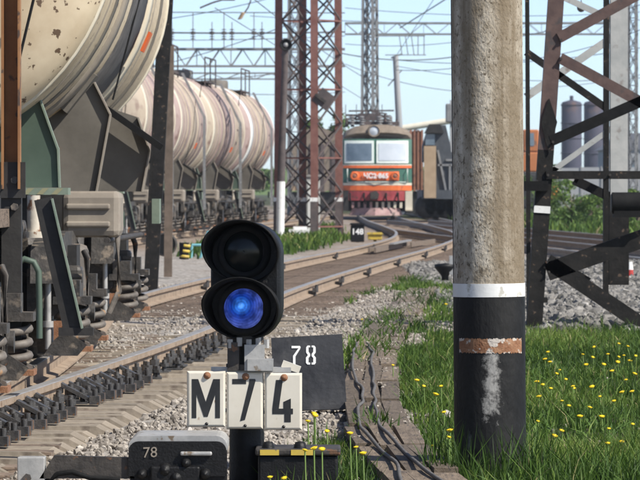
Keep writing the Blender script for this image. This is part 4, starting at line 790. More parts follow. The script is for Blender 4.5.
# portal girders over the tracks
def girder(name, label, px0, px1, yt, yb, Y, seg, mt, chord, bw, posts=()):
    t = thing(name, label, 'overhead girder', (W((px0 + px1) / 2, 0, Y).x, Y, W(0, yb, Y).z))
    for dy in (0, 1.0):
        MB().bar(W(px0, yt, Y) + Vector((0, dy, 0)), W(px1, yt, Y) + Vector((0, dy, 0)), chord).build('chord', mt, t); MB().bar(W(px0, yb, Y) + Vector((0, dy, 0)), W(px1, yb, Y) + Vector((0, dy, 0)), chord * .8).build('chord', mt, t)
        n_ = int((px1 - px0) / seg)
        for i in range(n_):
            p, q = px0 + (px1 - px0) * i / n_, px0 + (px1 - px0) * (i + 1) / n_
            MB().bar(W(p, yb if i % 2 else yt, Y) + Vector((0, dy, 0)), W(q, yt if i % 2 else yb, Y) + Vector((0, dy, 0)), bw).build('lattice_bar', mt, t)
            if i % 3 == 0 and dy == 0: MB().bar(W(p, yt, Y), W(p, yb, Y), bw).build('lattice_bar', mt, t)
    for px in posts: MB().bar(W(px, 215, Y + .5), W(px, yt - 20, Y + .5), .28).build('portal_post', mt, t)
    return t
girder('portal_girder', 'long lattice girder spanning above the far tank wagons', 60, 345, 49, 66, 215, 11, 'mast_grey', .10, .045, (62,))
girder('portal_girder', 'lattice girder spanning right from the grey mast to the pole', 345, 620, 23, 34, 245, 13, 'mast_grey', .09, .03, (612,))
girder('portal_girder', 'low far girder behind the tank wagon tops', 120, 300, 73, 79, 330, 14, 'mast_grey', .10, .05)
hg = thing('hanger_frame', 'rectangular frame of droppers hanging under the right girder', 'hanger frame', W(412, 55, 244))
for x in (399, 405, 411, 418, 424): MB().bar(W(x, 34, 244), W(x + (3 if x % 2 else 0), 55, 244), .05).build('dropper', 'mast_grey', hg)
MB().bar(W(372, 36, 244), W(425, 36, 244), .06).build('rail', 'mast_grey', hg); MB().bar(W(385, 55, 244), W(426, 55, 244), .05).build('rail', 'mast_grey', hg)
# insulator strings under and over the left girder
ins0 = None
for i, px in enumerate((172, 193, 212, 224, 232, 254, 262, 279)):
    it = thing('insulator_string', 'insulator string on the long girder, %s from the left' % ['first', 'second', 'third', 'fourth', 'fifth', 'sixth', 'seventh', 'eighth'][i], 'insulator', W(px, 49, 214.6), 'insulator strings of the long girder')
    MB().bar(W(px, 49, 214.6), W(px, 12 if i % 2 else 22, 214.6), .045).build('hanger', 'mast_grey', it)
    q = MB()
    for k in range(5): q.lathe([(.03, .05), (.12, .02), (.13, 0), (.03, -.01)], W(px, 30 + k * 2.3, 214.6), (0, 0, 1), 10)
    q.build('discs', 'mast_dark', it)
def wire(label, p, q, r, sag=0):
    p, q = Vector(p), Vector(q); pts = [p.lerp(q, t) - Vector((0, 0, sag * 4 * t * (1 - t))) for t in np.linspace(0, 1, 15)]
    tag(MB().tube(pts, r, 5).build('overhead_wire', 'wire_dark'), label, 'wire')
WR = [('upper feeder wire above the left girder', (60, 12, 215), (345, 13, 215), .025, 0), ('heavy feeder wire across the left girder hangers', (60, 30, 215), (345, 32, 215), .04, .1), ('thin feeder wire passing over the grey mast', (250, 16, 250), (640, 20, 250), .02, .3), ('lower cross wire behind the grey mast', (340, 53, 240), (460, 56, 240), .03, .3),
      ('contact wire of the electric sloping to the upper left', (377, 108, 196), (215, 8, 120), .012, 0), ('messenger wire above the electric sloping to the left', (377, 85, 197), (240, -12, 118), .014, .15), ('slanting wire from the grey mast up to the right', (400, 28, 230), (470, -16, 200), .03, 0),
      ('wire from the slim leaning pole toward the right', (396, 60, 235), (640, 48, 200), .018, .4), ('lowest wire from the slim leaning pole to the right', (396, 66, 235), (640, 78, 205), .016, .4), ('wire dropping behind the steel tower top', (500, 40, 150), (640, 5, 140), .012, .1), ('second wire behind the steel tower', (500, 62, 150), (640, 30, 140), .012, .2), ('pale wire above the far tank wagons', (150, 78, 200), (300, 70, 205), .02, .2),
      ('top left wire crossing the sky', (160, 20, 160), (300, -10, 150), .014, .1)]
WR += [('thin wire just under the left feeder, nearest the girder', (60, 38, 214), (345, 36, 214), .018, .15), ('wire above the far tank domes', (150, 88, 190), (345, 92, 230), .018, .2), ('wire rising from the tank tops to the red mast', (165, 64, 180), (300, 20, 150), .016, .1), ('long thin wire high over the electric', (345, 8, 230), (640, 12, 230), .018, .3),
       ('thin wire between grey mast and slim pole', (345, 44, 235), (470, 40, 235), .018, .2), ('wire sloping down behind the grey mast', (345, 64, 236), (470, 92, 236), .018, .3), ('double wire at the slim pole head', (396, 70, 234), (470, 66, 210), .018, .1), ('steep thin wire left of the slim pole', (440, -10, 200), (396, 56, 235), .016, 0), ('wire passing behind both silos', (520, 88, 300), (660, 70, 300), .02, .3)]
for lb, p, q, r, sg_ in WR: wire(lb, W(*p), W(*q), r, sg_)
dr = thing('registration_arm', 'bent arm with yellowish insulator hanging in the sky above the tank wagons', 'registration arm', W(230, 10, 140)); MB().tube([W(200, 8, 140), W(212, 3, 140), W(222, 0, 140), W(235, 0, 140)], .03, 6).build('arm', 'mast_dark', dr); MB().tube([W(251, 0, 140), W(248, 8, 140), W(243, 15, 140)], .025, 6).build('rod', 'mast_dark', dr)
q = MB(); [q.lathe([(.03, .05), (.08, .02), (.085, 0), (.03, -.02)], W(243 - k * .9, 14 + k * 1.6, 140), (-.3, 0, 1), 10) for k in range(4)]; q.build('insulator', 'wagon_tan', dr)

# ------------------------------------------------------------------ electric locomotive
LYF = 192.0; lxc = W(377.5, 0, LYF).x
lo = thing('electric_locomotive', 'green and orange electric locomotive facing the camera with red apron', 'locomotive', (lxc, LYF, 0))
def X_(px): return W(px, 0, LYF).x
def Z_(py): return W(0, py, LYF).z
hw = X_(412) - lxc
def section(z0, z1, nm, mt, yf, dpt, inset=0, par=lo):
    return MB().bbox((lxc - hw + inset, LYF + yf, z0), (lxc + hw - inset, LYF + yf + dpt, z1)).build(nm, mt, par)
# body shell with a raked and curved front
secs = [(Z_(197), 0.02), (Z_(183), 0), (Z_(170), .03), (Z_(163), .05), (Z_(139), .28)]
def front_x(t): return (t, .30 * abs(t) ** 3)                        # front bows back to the corners
cols = [-1, -.9, -.6, -.25, .25, .6, .9, 1]; vs = []
for z, yb in secs: vs += [(lxc + hw * t, LYF + yb + .30 * abs(t) ** 3, z) for t in cols]
k = len(cols); ns = len(secs); bk = [(lxc + s * hw, LYF + 16, z) for z, _ in secs for s in (-1, 1)]
mb = MB().add(vs, [(j * k + i, j * k + i + 1, (j + 1) * k + i + 1, (j + 1) * k + i) for j in range(ns - 1) for i in range(k - 1)])
for s, i in ((0, 0), (1, k - 1)):
    sv = []
    for j in range(ns): sv += [vs[j * k + i], bk[j * 2 + s]]
    mb.add(sv, [(j * 2, j * 2 + 1, j * 2 + 3, j * 2 + 2) for j in range(ns - 1)])
mb.build('body', 'loco_green', lo)
rf = MB(); arc = [(lxc - hw * 1.0, Z_(139)), (lxc - hw, Z_(135)), (lxc - hw * .9, Z_(130)), (lxc - hw * .62, Z_(126)), (lxc - .4, Z_(124.5)), (lxc + .4, Z_(124.5)), (lxc + hw * .62, Z_(126)), (lxc + hw * .9, Z_(130)), (lxc + hw, Z_(135)), (lxc + hw, Z_(139))]
vs = []
for yy, q in ((.30, 0), (.75, 1), (16, 1)):
    vs += [(x if q else lxc + (x - lxc) * .98, LYF + yy + .30 * (abs(x - lxc) / hw) ** 3 * (1 if yy < 10 else 0), z if q else Z_(139) + (z - Z_(139)) * .45) for x, z in arc]
k = len(arc); rf.add(vs, [(j * k + i, j * k + i + 1, (j + 1) * k + i + 1, (j + 1) * k + i) for j in range(2) for i in range(k - 1)], True).add(vs[:k], [list(range(k))]); rf.build('roof', 'loco_roof', lo)
def curved(nm, mt, x0, x1, y0, y1, yf, th=.04, par=lo, n=10, lab=None):                # strip that follows the bowed front
    f, bck = [], []
    for i in range(n + 1):
        px = x0 + (x1 - x0) * i / n; t = (X_(px) - lxc) / hw; yy = LYF + .30 * abs(t) ** 3
        for py in (y1, y0):
            zz = Z_(py); rk = np.interp(zz, [s_[0] for s_ in secs], [s_[1] for s_ in secs]); f.append((X_(px), yy + rk + yf - th, zz)); bck.append((X_(px), yy + rk + yf + .02, zz))
    m_ = MB(); N_ = 2 * (n + 1); m_.add(f + bck, [(2 * i, 2 * i + 2, 2 * i + 3, 2 * i + 1) for i in range(n)] + [(N_ + 2 * i, N_ + 2 * i + 2, 2 * i + 2, 2 * i) for i in range(n)] + [(2 * i + 1, 2 * i + 3, N_ + 2 * i + 3, N_ + 2 * i + 1) for i in range(n)] + [(0, 1, N_ + 1, N_), (2 * n, N_ + 2 * n, N_ + 2 * n + 1, 2 * n + 1)])
    return m_.build(nm, mt, par, lab)
for nm, mt, y0, y1 in (('upper_stripe', 'loco_orange', 165.5, 168), ('stripe_line', 'loco_cream', 164.3, 165.3), ('stripe_line', 'loco_cream', 183, 185.3), ('lower_stripe', 'loco_orange', 185.5, 190.5), ('red_apron', 'loco_red', 191, 200.5)): curved(nm, mt, 343.2, 411.8, y0, y1, 0)
for x0, x1, gm_, lab in ((344.5, 374, 'glass_sky', None), (376.5, 408.5, 'glass_pale', 'pale reflecting windscreen')):
    wf = curved('window_frame', 'frame_white', x0, x1, 140.5, 163.2, 0, .05); curved('pane', gm_, x0 + 2.2, x1 - 2.2, 143.3, 160.6, -.02, .05, wf)
nb_ = curved('number_panel', 'loco_orange', 352, 399, 171.5, 180.5, -.02, .07); text_mesh('ЧС2·865', .29, (X_(376), LYF - .125, Z_(176)), (1, 0, 0), (0, 0, 1), .012, .012).build('number', 'letter_white', nb_)
for px in (354.5, 395): bl_ = MB().lathe([(0, .10), (.1, .12), (.15, .16), (.18, .12), (.19, -.02)], (X_(px), LYF + .02, Z_(176)), (0, -1, 0), 18).build('buffer_lamp', 'loco_orange', lo); MB().lathe([(0, .14), (.09, .135), (.11, .11)], (X_(px), LYF + .02, Z_(176)), (0, -1, 0), 14).build('lamp_glass', 'wagon_rust', bl_)
hl = MB().lathe([(.0, .0), (.17, .04), (.24, .12), (.26, .10), (.28, -.3), (.2, -.9)], (X_(374), LYF + .36, Z_(131)), (0, -1, 0), 22).build('headlight', 'loco_roof', lo); MB().lathe([(0, .10), (.12, .085), (.19, .06)], (X_(374), LYF + .36, Z_(131)), (0, -1, 0), 18).build('lamp_glass', 'glass_pale', hl)
MB().box((X_(374), LYF + .3, Z_(195)), (.6, .6, .42)).box((X_(374), LYF - .15, Z_(196)), (.34, .5, .3)).build('coupler', 'matt_black', lo)
for px in (350, 364, 386, 398): MB().tube([(X_(px), LYF, Z_(193)), (X_(px), LYF - .12, Z_(198)), (X_(px) + .05, LYF - .1, Z_(204))], .04, 6).build('air_hose', 'matt_black', lo)
cw = MB(); a_, b_ = X_(349), X_(403)
cw.add([(a_, LYF + .3, Z_(215.5)), (b_, LYF + .3, Z_(215.5)), (b_ - .15, LYF + .3, Z_(208)), (a_ + .15, LYF + .3, Z_(208)), (lxc - .1, LYF - .25, Z_(215.5)), (lxc - .1, LYF - .05, Z_(208))], [(0, 4, 5, 3), (4, 1, 2, 5), (3, 5, 2), (0, 1, 4)]); cow = cw.build('cowcatcher', 'cow_pink', lo)
for i in range(9): x_ = X_(353 + i * 6); MB().bar((x_, LYF + .18, Z_(208)), (x_, LYF + .18, Z_(202)), .11, .05, up=(0, 1, 0)).build('guard_bar', 'rim_cream' if i > 3 else 'cow_pink', cow)
MB().box((lxc, LYF + 6, .75), (2.5, 11, .8)).build('bogie_mass', 'under_black', lo); MB().box((lxc, LYF + .8, .95), (2.7, .5, .4)).build('buffer_beam', 'under_black', lo)
for px in (345, 409): MB().box((X_(px), LYF + .25, Z_(201)), (.3, .3, .85)).box((X_(px), LYF + .1, Z_(210)), (.3, .3, .05)).build('step', 'rim_cream' if px > 400 else 'under_black', lo)
for s in (-1, 1):
    for yy in (2, 5, 8): MB().lathe([(.05, -.05), (.5, -.05), (.625, -.06), (.625, .06), (.5, .05), (.05, .05)], (lxc + s * .76, LYF + yy, .775), (1, 0, 0), 24).build('wheel', 'under_black', lo)
for px in (347.5, 407.5): MB().tube([(X_(px), LYF + .12, Z_(182)), (X_(px), LYF + .04, Z_(181)), (X_(px), LYF + .06, Z_(170)), (X_(px), LYF + .2, Z_(169))], .022, 6).build('handrail', 'frame_white', lo)
MB().tube([(X_(348), LYF + .08, Z_(182.2)), (X_(377), LYF - .12, Z_(182)), (X_(407), LYF + .08, Z_(182.2))], .02, 6).build('handrail', 'frame_white', lo)
MB().prism([(-.16, 0), (.16, 0), (.22, .2), (.1, .34), (-.16, .3)], (X_(374), LYF - .4, Z_(199)), (1, 0, 0), (0, 0, 1), .12).build('coupler_claw', 'dark_steel', lo)
# roof gear and pantograph
pg = MB()
for px, h in ((347, 118), (353, 113), (362, 112), (386, 112), (392, 115), (398, 118)): pg.cyl((X_(px), LYF + 3, Z_(126)), (X_(px), LYF + 3, Z_(h)), .08, .05, 8)
for py in (114, 118, 121.5): pg.bar((X_(346), LYF + 3, Z_(py)), (X_(392), LYF + 3.4, Z_(py + 1)), .09)
pg.bar((X_(348), LYF + 2, Z_(122)), (X_(400), LYF + 2, Z_(123)), .16); pg.box((X_(370), LYF + 2.6, Z_(116)), (1.0, .6, .3)); pg.bar((X_(353), LYF + 2.5, Z_(119)), (X_(366), LYF + 2.5, Z_(109)), .07); pg.bar((X_(389), LYF + 2.5, Z_(119)), (X_(370), LYF + 2.5, Z_(108)), .07)
pg.bar((X_(366), LYF + 2.6, Z_(109)), (X_(388), LYF + 2.6, Z_(113)), .06); pg.bar((X_(349), LYF + 2.6, Z_(110)), (X_(395), LYF + 2.6, Z_(109.5)), .07)
for px in (346, 357, 383, 397): pg.bar((X_(px), LYF + 3, Z_(124)), (X_(px), LYF + 3, Z_(103)), .03)
pg.build('pantograph', 'mast_dark', lo)
for px in (352, 362, 380, 390):
    q = MB(); [q.lathe([(.05, .06), (.13, .03), (.13, 0), (.05, -.02)], (X_(px), LYF + 1.8, Z_(124) + k * .1), (0, 0, 1), 10) for k in range(4)]; q.build('roof_insulator', 'mast_grey', lo)

# ------------------------------------------------------------------ rolling stock right of the electric
GY = 206.0
gw = thing('open_wagon', 'rust brown open wagon with vertical ribs right of the electric', 'open wagon', (W(419, 0, GY).x, GY, 0)); x0, x1 = W(406, 0, GY).x, W(423, 0, GY).x
MB().bbox((x0, GY, 1.25), (x1, GY + 12, W(0, 131, GY).z)).build('body', 'wagon_rust', gw)
for i in range(5): x_ = x0 + (x1 - x0) * (.06 + .22 * i); MB().bbox((x_ - .05, GY - .09, 1.2), (x_ + .05, GY - .004, W(0, 131, GY).z + .05)).build('rib', 'wagon_rust', gw)
MB().bbox((x0, GY + .1, .2), (x1, GY + 11, 1.2)).build('running_gear', 'under_black', gw)
CY = 178.0
cw = thing('track_machine', 'dark grey track machine with hooded cab and tan door panel', 'track machine', (W(440, 0, CY).x, CY, 0))
def XB(px): return W(px, 0, CY).x
def ZB(py): return W(0, py, CY).z
MB().bbox((XB(422), CY, ZB(199)), (XB(462), CY + 9, ZB(190))).build('frame', 'wagon_dark', cw); MB().bbox((XB(436), CY + .3, ZB(190)), (XB(462), CY + 8, ZB(152))).build('engine_body', 'wagon_dark', cw)
MB().prism([(0, 0), (XB(452) - XB(423), 0), (XB(451) - XB(423), ZB(146) - ZB(162)), (XB(446) - XB(423), ZB(125) - ZB(162)), (XB(429) - XB(423), ZB(126) - ZB(162)), (0, ZB(146) - ZB(162))], (XB(423), CY + 2.4, ZB(162)), (1, 0, 0), (0, 0, 1), 2.0).build('cab', 'wagon_dark', cw)
MB().prism([(-.2, 0), (.55, 0), (.42, .35), (-.02, .35)], (XB(430), CY + 1.6, ZB(133)), (1, 0, 0), (0, 0, 1), 1.4).build('hood', 'under_black', cw)
MB().bbox((XB(424), CY - .06, ZB(198)), (XB(436), CY + .3, ZB(146))).build('door_panel', 'wagon_tan', cw); MB().bbox((XB(425.5), CY + .33, ZB(145)), (XB(435), CY + .385, ZB(134))).build('window', 'glass_sky', cw)
for x0_, y0_, x1_, y1_ in ((438, 150, 446, 190), (446, 160, 462, 160), (438, 165, 462, 165), (450, 165, 450, 190)): MB().bar((XB(x0_), CY + .24, ZB(y0_)), (XB(x1_), CY + .24, ZB(y1_)), .08).build('handrail', 'mast_grey', cw)
for px in (426, 436, 446, 456): MB().lathe([(.05, -.06), (.42, -.06), (.45, .06), (.05, .06)], (XB(px), CY + .7, .6), (0, 1, 0), 18).build('running_wheel', 'under_black', cw)
MB().bbox((XB(422), CY + .9, .15), (XB(462), CY + 8.5, ZB(199))).build('running_gear', 'under_black', cw)
BYc = 236.0; bw_ = thing('covered_wagon', 'tan covered wagon standing far behind the lattice mast', 'covered wagon', (W(318, 0, BYc).x, BYc, 0)); x0, x1 = W(288, 0, BYc).x, W(346, 0, BYc).x
MB().bbox((x0, BYc, 1.2), (x1, BYc + 9, W(0, 143, BYc).z)).build('body', 'wagon_tan', bw_)
for i in range(6): x_ = x0 + (x1 - x0) * (.03 + .188 * i); MB().bbox((x_ - .09, BYc - .12, 1.15), (x_ + .09, BYc - .004, W(0, 143, BYc).z - .05)).build('rib', 'mast_dark', bw_)
MB().bbox((x0 + .1, BYc + .1, .15), (x1 - .1, BYc + 8.6, 1.15)).build('running_gear', 'under_black', bw_); MB().cyl((x0 + (x1 - x0) / 2, BYc - .05, W(0, 143, BYc).z - .9), (x0 + (x1 - x0) / 2, BYc + 9, W(0, 143, BYc).z - .9), 1.7, n=24).build('roof', 'loco_roof', bw_)
YP = 300; pb = thing('pipe_bridge', 'cream elevated pipe sloping up behind the track machine', 'pipeline', (W(430, 0, YP).x, YP, 0)); MB().cyl(W(398, 129, YP), W(480, 116, YP), .22, n=12).build('pipe', 'loco_cream', pb); [MB().bar(W(px, 215, YP), W(px, 126, YP), .2).build('trestle', 'far_wall', pb) for px in (416, 470)]
tr_ = thing('trackside_transformer', 'small grey transformer box on the pole line behind the concrete pole', 'transformer', W(450, 110, 230)); MB().rbox(tuple(W(446, 122, 230)), tuple(W(456, 104, 231)), .05).build('tank', 'mast_grey', tr_); MB().bar(W(452, 215, 231.2), W(452, 100, 231.2), .22).build('pole', 'far_wall', tr_)

# ------------------------------------------------------------------ far right background
for i, (px, lab) in enumerate(((571.5, 'left brownish blue storage silo seen through the tower'), (594, 'right dark blue storage silo seen through the tower'))):
    Y = 600 + i * 8; c = W(px, 0, Y); s_ = thing('storage_silo', lab, 'silo', (c.x, Y, 0)); r = W(px + 10.2, 0, Y).x - c.x; zt = W(0, 104, Y).z
    MB().lathe([(r, 0), (r, zt), (r * .9, zt + .25), (0, zt + .6)], (c.x, Y, 0), (0, 0, 1), 28).build('shell', 'silo_blue', s_); [MB().lathe([(r + .02, z), (r + .09, z), (r + .09, z + .15), (r + .02, z + .15)], (c.x, Y, 0), (0, 0, 1), 28).build('hoop', 'silo_blue', s_) for z in (2, 4, 6, 8, 10, zt - .2)]
    MB().cyl((c.x, Y, zt), (c.x, Y, zt + 1.1), .25, n=10).build('vent', 'silo_blue', s_)
Y = 330; fw_ = thing('yard_fence', 'long grey panel fence below the silos', 'fence', (W(620, 0, Y).x, Y, 0))
for i in range(14): x0 = W(520, 0, Y).x + i * 1.5; MB().bbox((x0, Y, -.1), (x0 + 1.44, Y + .12, W(0, 168, Y).z + (.05 if i % 2 else 0))).build('panel', 'far_wall', fw_); MB().bbox((x0 - .09, Y - .06, -.1), (x0 + .02, Y + .2, W(0, 166, Y).z)).build('fence_post', 'mast_grey', fw_)
Y = 480; wh = thing('warehouse', 'low bluish warehouse beyond the fence at the right edge', 'building', (W(640, 0, Y).x, Y, 0)); x0, x1 = W(606, 0, Y).x, W(760, 0, Y).x
MB().bbox((x0, Y, -.2), (x1, Y + 14, W(0, 150, Y).z)).build('wall', 'far_wall', wh); MB().prism([(-.4, 0), (x1 - x0 + .4, 0), (x1 - x0 - 2, 1.8), (2, 1.8)], (x0, Y + 14.2, W(0, 150, Y).z + .003), (1, 0, 0), (0, 0, 1), 14.4).build('roof', 'far_roof', wh)
for px in (612, 622, 632): wd_ = MB().bbox(tuple(W(px, 172, Y - .05)), tuple(W(px + 5, 160, Y - .02))).build('window', 'glass_sky', wh)
ms = thing('excavator', 'orange work machine partly hidden behind the tower leg', 'excavator', (W(531, 0, 300).x, 300, 0)); Y = 300
MB().rbox(tuple(W(523, 152, Y)), tuple(W(537, 130, Y + 2.5)), .1).build('cab', 'machine_orange', ms); MB().bbox(tuple(W(526, 146, Y - .03)), tuple(W(534, 133, Y - .005))).build('window', 'glass_sky', ms); MB().rbox(tuple(W(518, 172, Y)), tuple(W(542, 152.5, Y + 3.5)), .1).build('body', 'machine_orange', ms); MB().rbox((W(516, 0, Y).x, Y, -.05), (W(544, 0, Y).x, Y + 4, W(0, 172.5, Y).z), .2).build('tracks', 'under_black', ms)
# leafy bushes and distant trees
def foliage(name, label, cat, c, rx, ry, rz, N, size, group=None, trunk=True, seed=0):
    r_ = np.random.default_rng(seed); t = thing(name, label, cat, (c[0], c[1], 0), group)
    nb_ = max(6, N // 160); bc = r_.normal(size=(nb_, 3)); bc /= np.linalg.norm(bc, axis=1)[:, None]; bc *= r_.random(nb_)[:, None] ** .45; bs = r_.uniform(.22, .42, nb_)
    i = r_.integers(0, nb_, N); d_ = r_.normal(size=(N, 3)); d_ /= np.linalg.norm(d_, axis=1)[:, None]; p = (bc[i] + d_ * (bs[i] * r_.random(N) ** .4)[:, None]) * np.array([rx, ry, rz])
    p[:, 2] = np.maximum(p[:, 2], -c[2] + .1); q = r_.normal(size=(N, 2, 3)); q /= np.linalg.norm(q, axis=2)[:, :, None]; sz = size * r_.uniform(.5, 1.2, N)[:, None]
    v = np.stack([p + q[:, 0] * sz, p + q[:, 1] * sz * .6, p - q[:, 0] * sz, p - q[:, 1] * sz * .6], 1).reshape(-1, 3) + np.array([0, 0, c[2]])
    f = np.arange(4 * N).reshape(N, 4); o = np_mesh('crown', v, f, np.repeat(np.clip(r_.normal(.45, .22, N), 0, 1), 4), 'leaves'); o.parent = t; o['kind'] = 'stuff'
    if trunk:
        m_ = MB().cyl((c[0], c[1], -.1), (c[0], c[1], c[2]), rx * .08, rx * .05, 8)
        for k in range(4): m_.cyl((c[0], c[1], c[2] * .6), (c[0] + rx * .5 * math.cos(k * 1.6), c[1] + ry * .5 * math.sin(k * 1.6), c[2] + rz * .3), rx * .035, rx * .012, 6)
        m_.build('trunk', 'bark', t)
    return t
for i, (px, Y, h, wd_, lab) in enumerate(((572, 150, 1.15, 1.0, 'bright leafy bush nearest the tower leg'), (590, 158, .95, 1.1, 'low bright bush in the middle of the tower bay'), (605, 170, .9, .9, 'small bush by the right tower column'), (638, 140, .8, .8, 'bush at the right edge behind the tower'), (548, 190, 1.4, 1.3, 'bush half hidden behind the near tower leg'))):
    c = W(px, 0, Y); foliage('bush', lab, 'bush', (c.x, Y, h * .75), wd_, wd_, h * .8, 1800, .07, 'bushes beyond the tracks', True, 20 + i)
for i, (px, Y, h, rx, lab) in enumerate(((331, 260, 5.6, 1.5, 'young green tree seen through the lattice mast'), (548, 420, 3.2, 3.2, 'low dark tree left of the silos'), (616, 560, 3.5, 3.5, 'far tree right of the silos'), (655, 540, 4, 4, 'far tree at the right edge'), (445, 520, 3.2, 4, 'far tree behind the track machine'), (500, 500, 4, 4, 'far tree hidden behind the concrete pole'), (100, 420, 4, 4, 'far tree behind the cream tank wagon'), (240, 440, 3.4, 4, 'far tree behind the tank wagon line'), (20, 420, 4, 4, 'far tree at the left edge'))):
    c = W(px, 0, Y); foliage('tree', lab, 'tree', (c.x, Y, h * .72), rx, rx, h * .45, 2600, .16 if Y < 300 else .3, None, True, 50 + i)
hz_ = MB(); yb = 950
for i in range(40):
    x0 = -900 + i * 45; hz_.prism([(0, 0), (50, 0), (50, random.uniform(2, 5)), (38, random.uniform(4, 8)), (20, random.uniform(5, 9)), (8, random.uniform(4, 7)), (0, random.uniform(2, 5))], (x0, yb + random.uniform(0, 60), -1), (1, 0, 0), (0, 0, 1), -25)
hz_o = hz_.build('tree_line', 'stem_green'); hz_o['kind'] = 'stuff'; hz_o['label'] = 'faint far wood along the horizon'; hz_o['category'] = 'wood'

# ------------------------------------------------------------------ small trackside things
def small_signal(nm, lab, px, pyb, Y, hgt, wd_, mt, txt=None):
    c = W(px, pyb, Y); t = thing(nm, lab, 'track marker', (c.x, Y, c.z)); MB().rbox((c.x - wd_ / 2, Y, c.z), (c.x + wd_ / 2, Y + wd_ * .6, c.z + hgt), .02).build('body', mt, t); MB().prism([(-wd_ * .6, 0), (wd_ * .6, 0), (wd_ * .5, .05), (-wd_ * .5, .05)], (c.x, Y + wd_ * .65, c.z + hgt + .002), (1, 0, 0), (0, 0, 1), wd_ * .75).build('cap', mt, t); MB().bar((c.x, Y + .1, c.z + .01), (c.x, Y + .1, -.1), .08).build('stub', 'dark_steel', t)
    if txt: text_mesh(txt, .2, (c.x, Y - .006, c.z + hgt * .6), (1, 0, 0), (0, 0, 1), .003, .006).build('numerals', 'letter_white', t)
small_signal('point_marker', 'small black marker numbered 148 in the grass before the electric', 357.5, 242, 112, .42, .34, 'black_paint', '148')
small_signal('point_marker', 'small black and yellow marker right of the numbered one', 375, 240, 114, .14, .36, 'yellow_paint')
c = W(445, 280, 62); fn = thing('drain_lamp', 'small black funnel shaped lamp stand beside the concrete pole', 'lamp stand', (c.x, 62, 0)); MB().lathe([(.05, 0), (.05, .1), (.15, .22), (.15, .26), (0, .28)], (c.x, 62, .0), (0, 0, 1), 12).build('funnel', 'black_paint', fn); MB().box((c.x + .12, 62, .25), (.12, .15, .26)).build('side_box', 'galv', fn)
c = W(184, 0, 84); sm_ = thing('striped_marker', 'black and yellow striped stub post below the tank wagons', 'marker post', (c.x, 84, 0)); MB().cyl((c.x, 84, -.05), (c.x, 84, .30), .09, n=14).build('post', 'matt_black', sm_)
for k in range(3): MB().lathe([(.092, .02 + k * .1), (.094, .02 + k * .1), (.094, .07 + k * .1), (.092, .07 + k * .1)], (c.x, 84, 0), (.12, 0, 1), 14).build('yellow_stripe', 'yellow_paint', sm_)
c = W(168, 0, 88); bl2 = thing('buffer_drum', 'black drum lying by the striped marker', 'drum', (c.x, 88, 0)); MB().cyl((c.x - .05, 87.7, .22), (c.x - .05, 88.4, .22), .22, n=18).build('drum', 'matt_black', bl2); MB().lathe([(.205, -.012), (.235, -.012), (.235, .03), (.205, .03)], (c.x - .05, 87.7, .22), (0, 1, 0), 18).build('rim', 'dark_steel', bl2)
rk = thing('trestle_rack', 'teal pipe trestle standing left of the signal head', 'trestle', (W(205, 0, 86).x, 86, 0))
for p, q in (((208, 231), (199, 263)), ((208, 231), (214, 262)), ((192, 245), (214, 245)), ((192, 245), (191, 262))): MB().cyl(W(*p, 86), W(*q, 86), .025, n=8).build('pipe', 'teal_paint', rk)
rs = thing('red_stake', 'short red and white stake on the stone bank at the right', 'stake', (W(630, 0, 58).x, 58, 0)); x_ = W(630, 0, 58).x; MB().cyl((x_, 58, .05), (x_, 58, .26), .045, n=10).build('red_part', 'red_paint', rs); MB().cyl((x_, 58, .26), (x_, 58, .36), .045, .03, 10).build('white_tip', 'white_paint', rs)
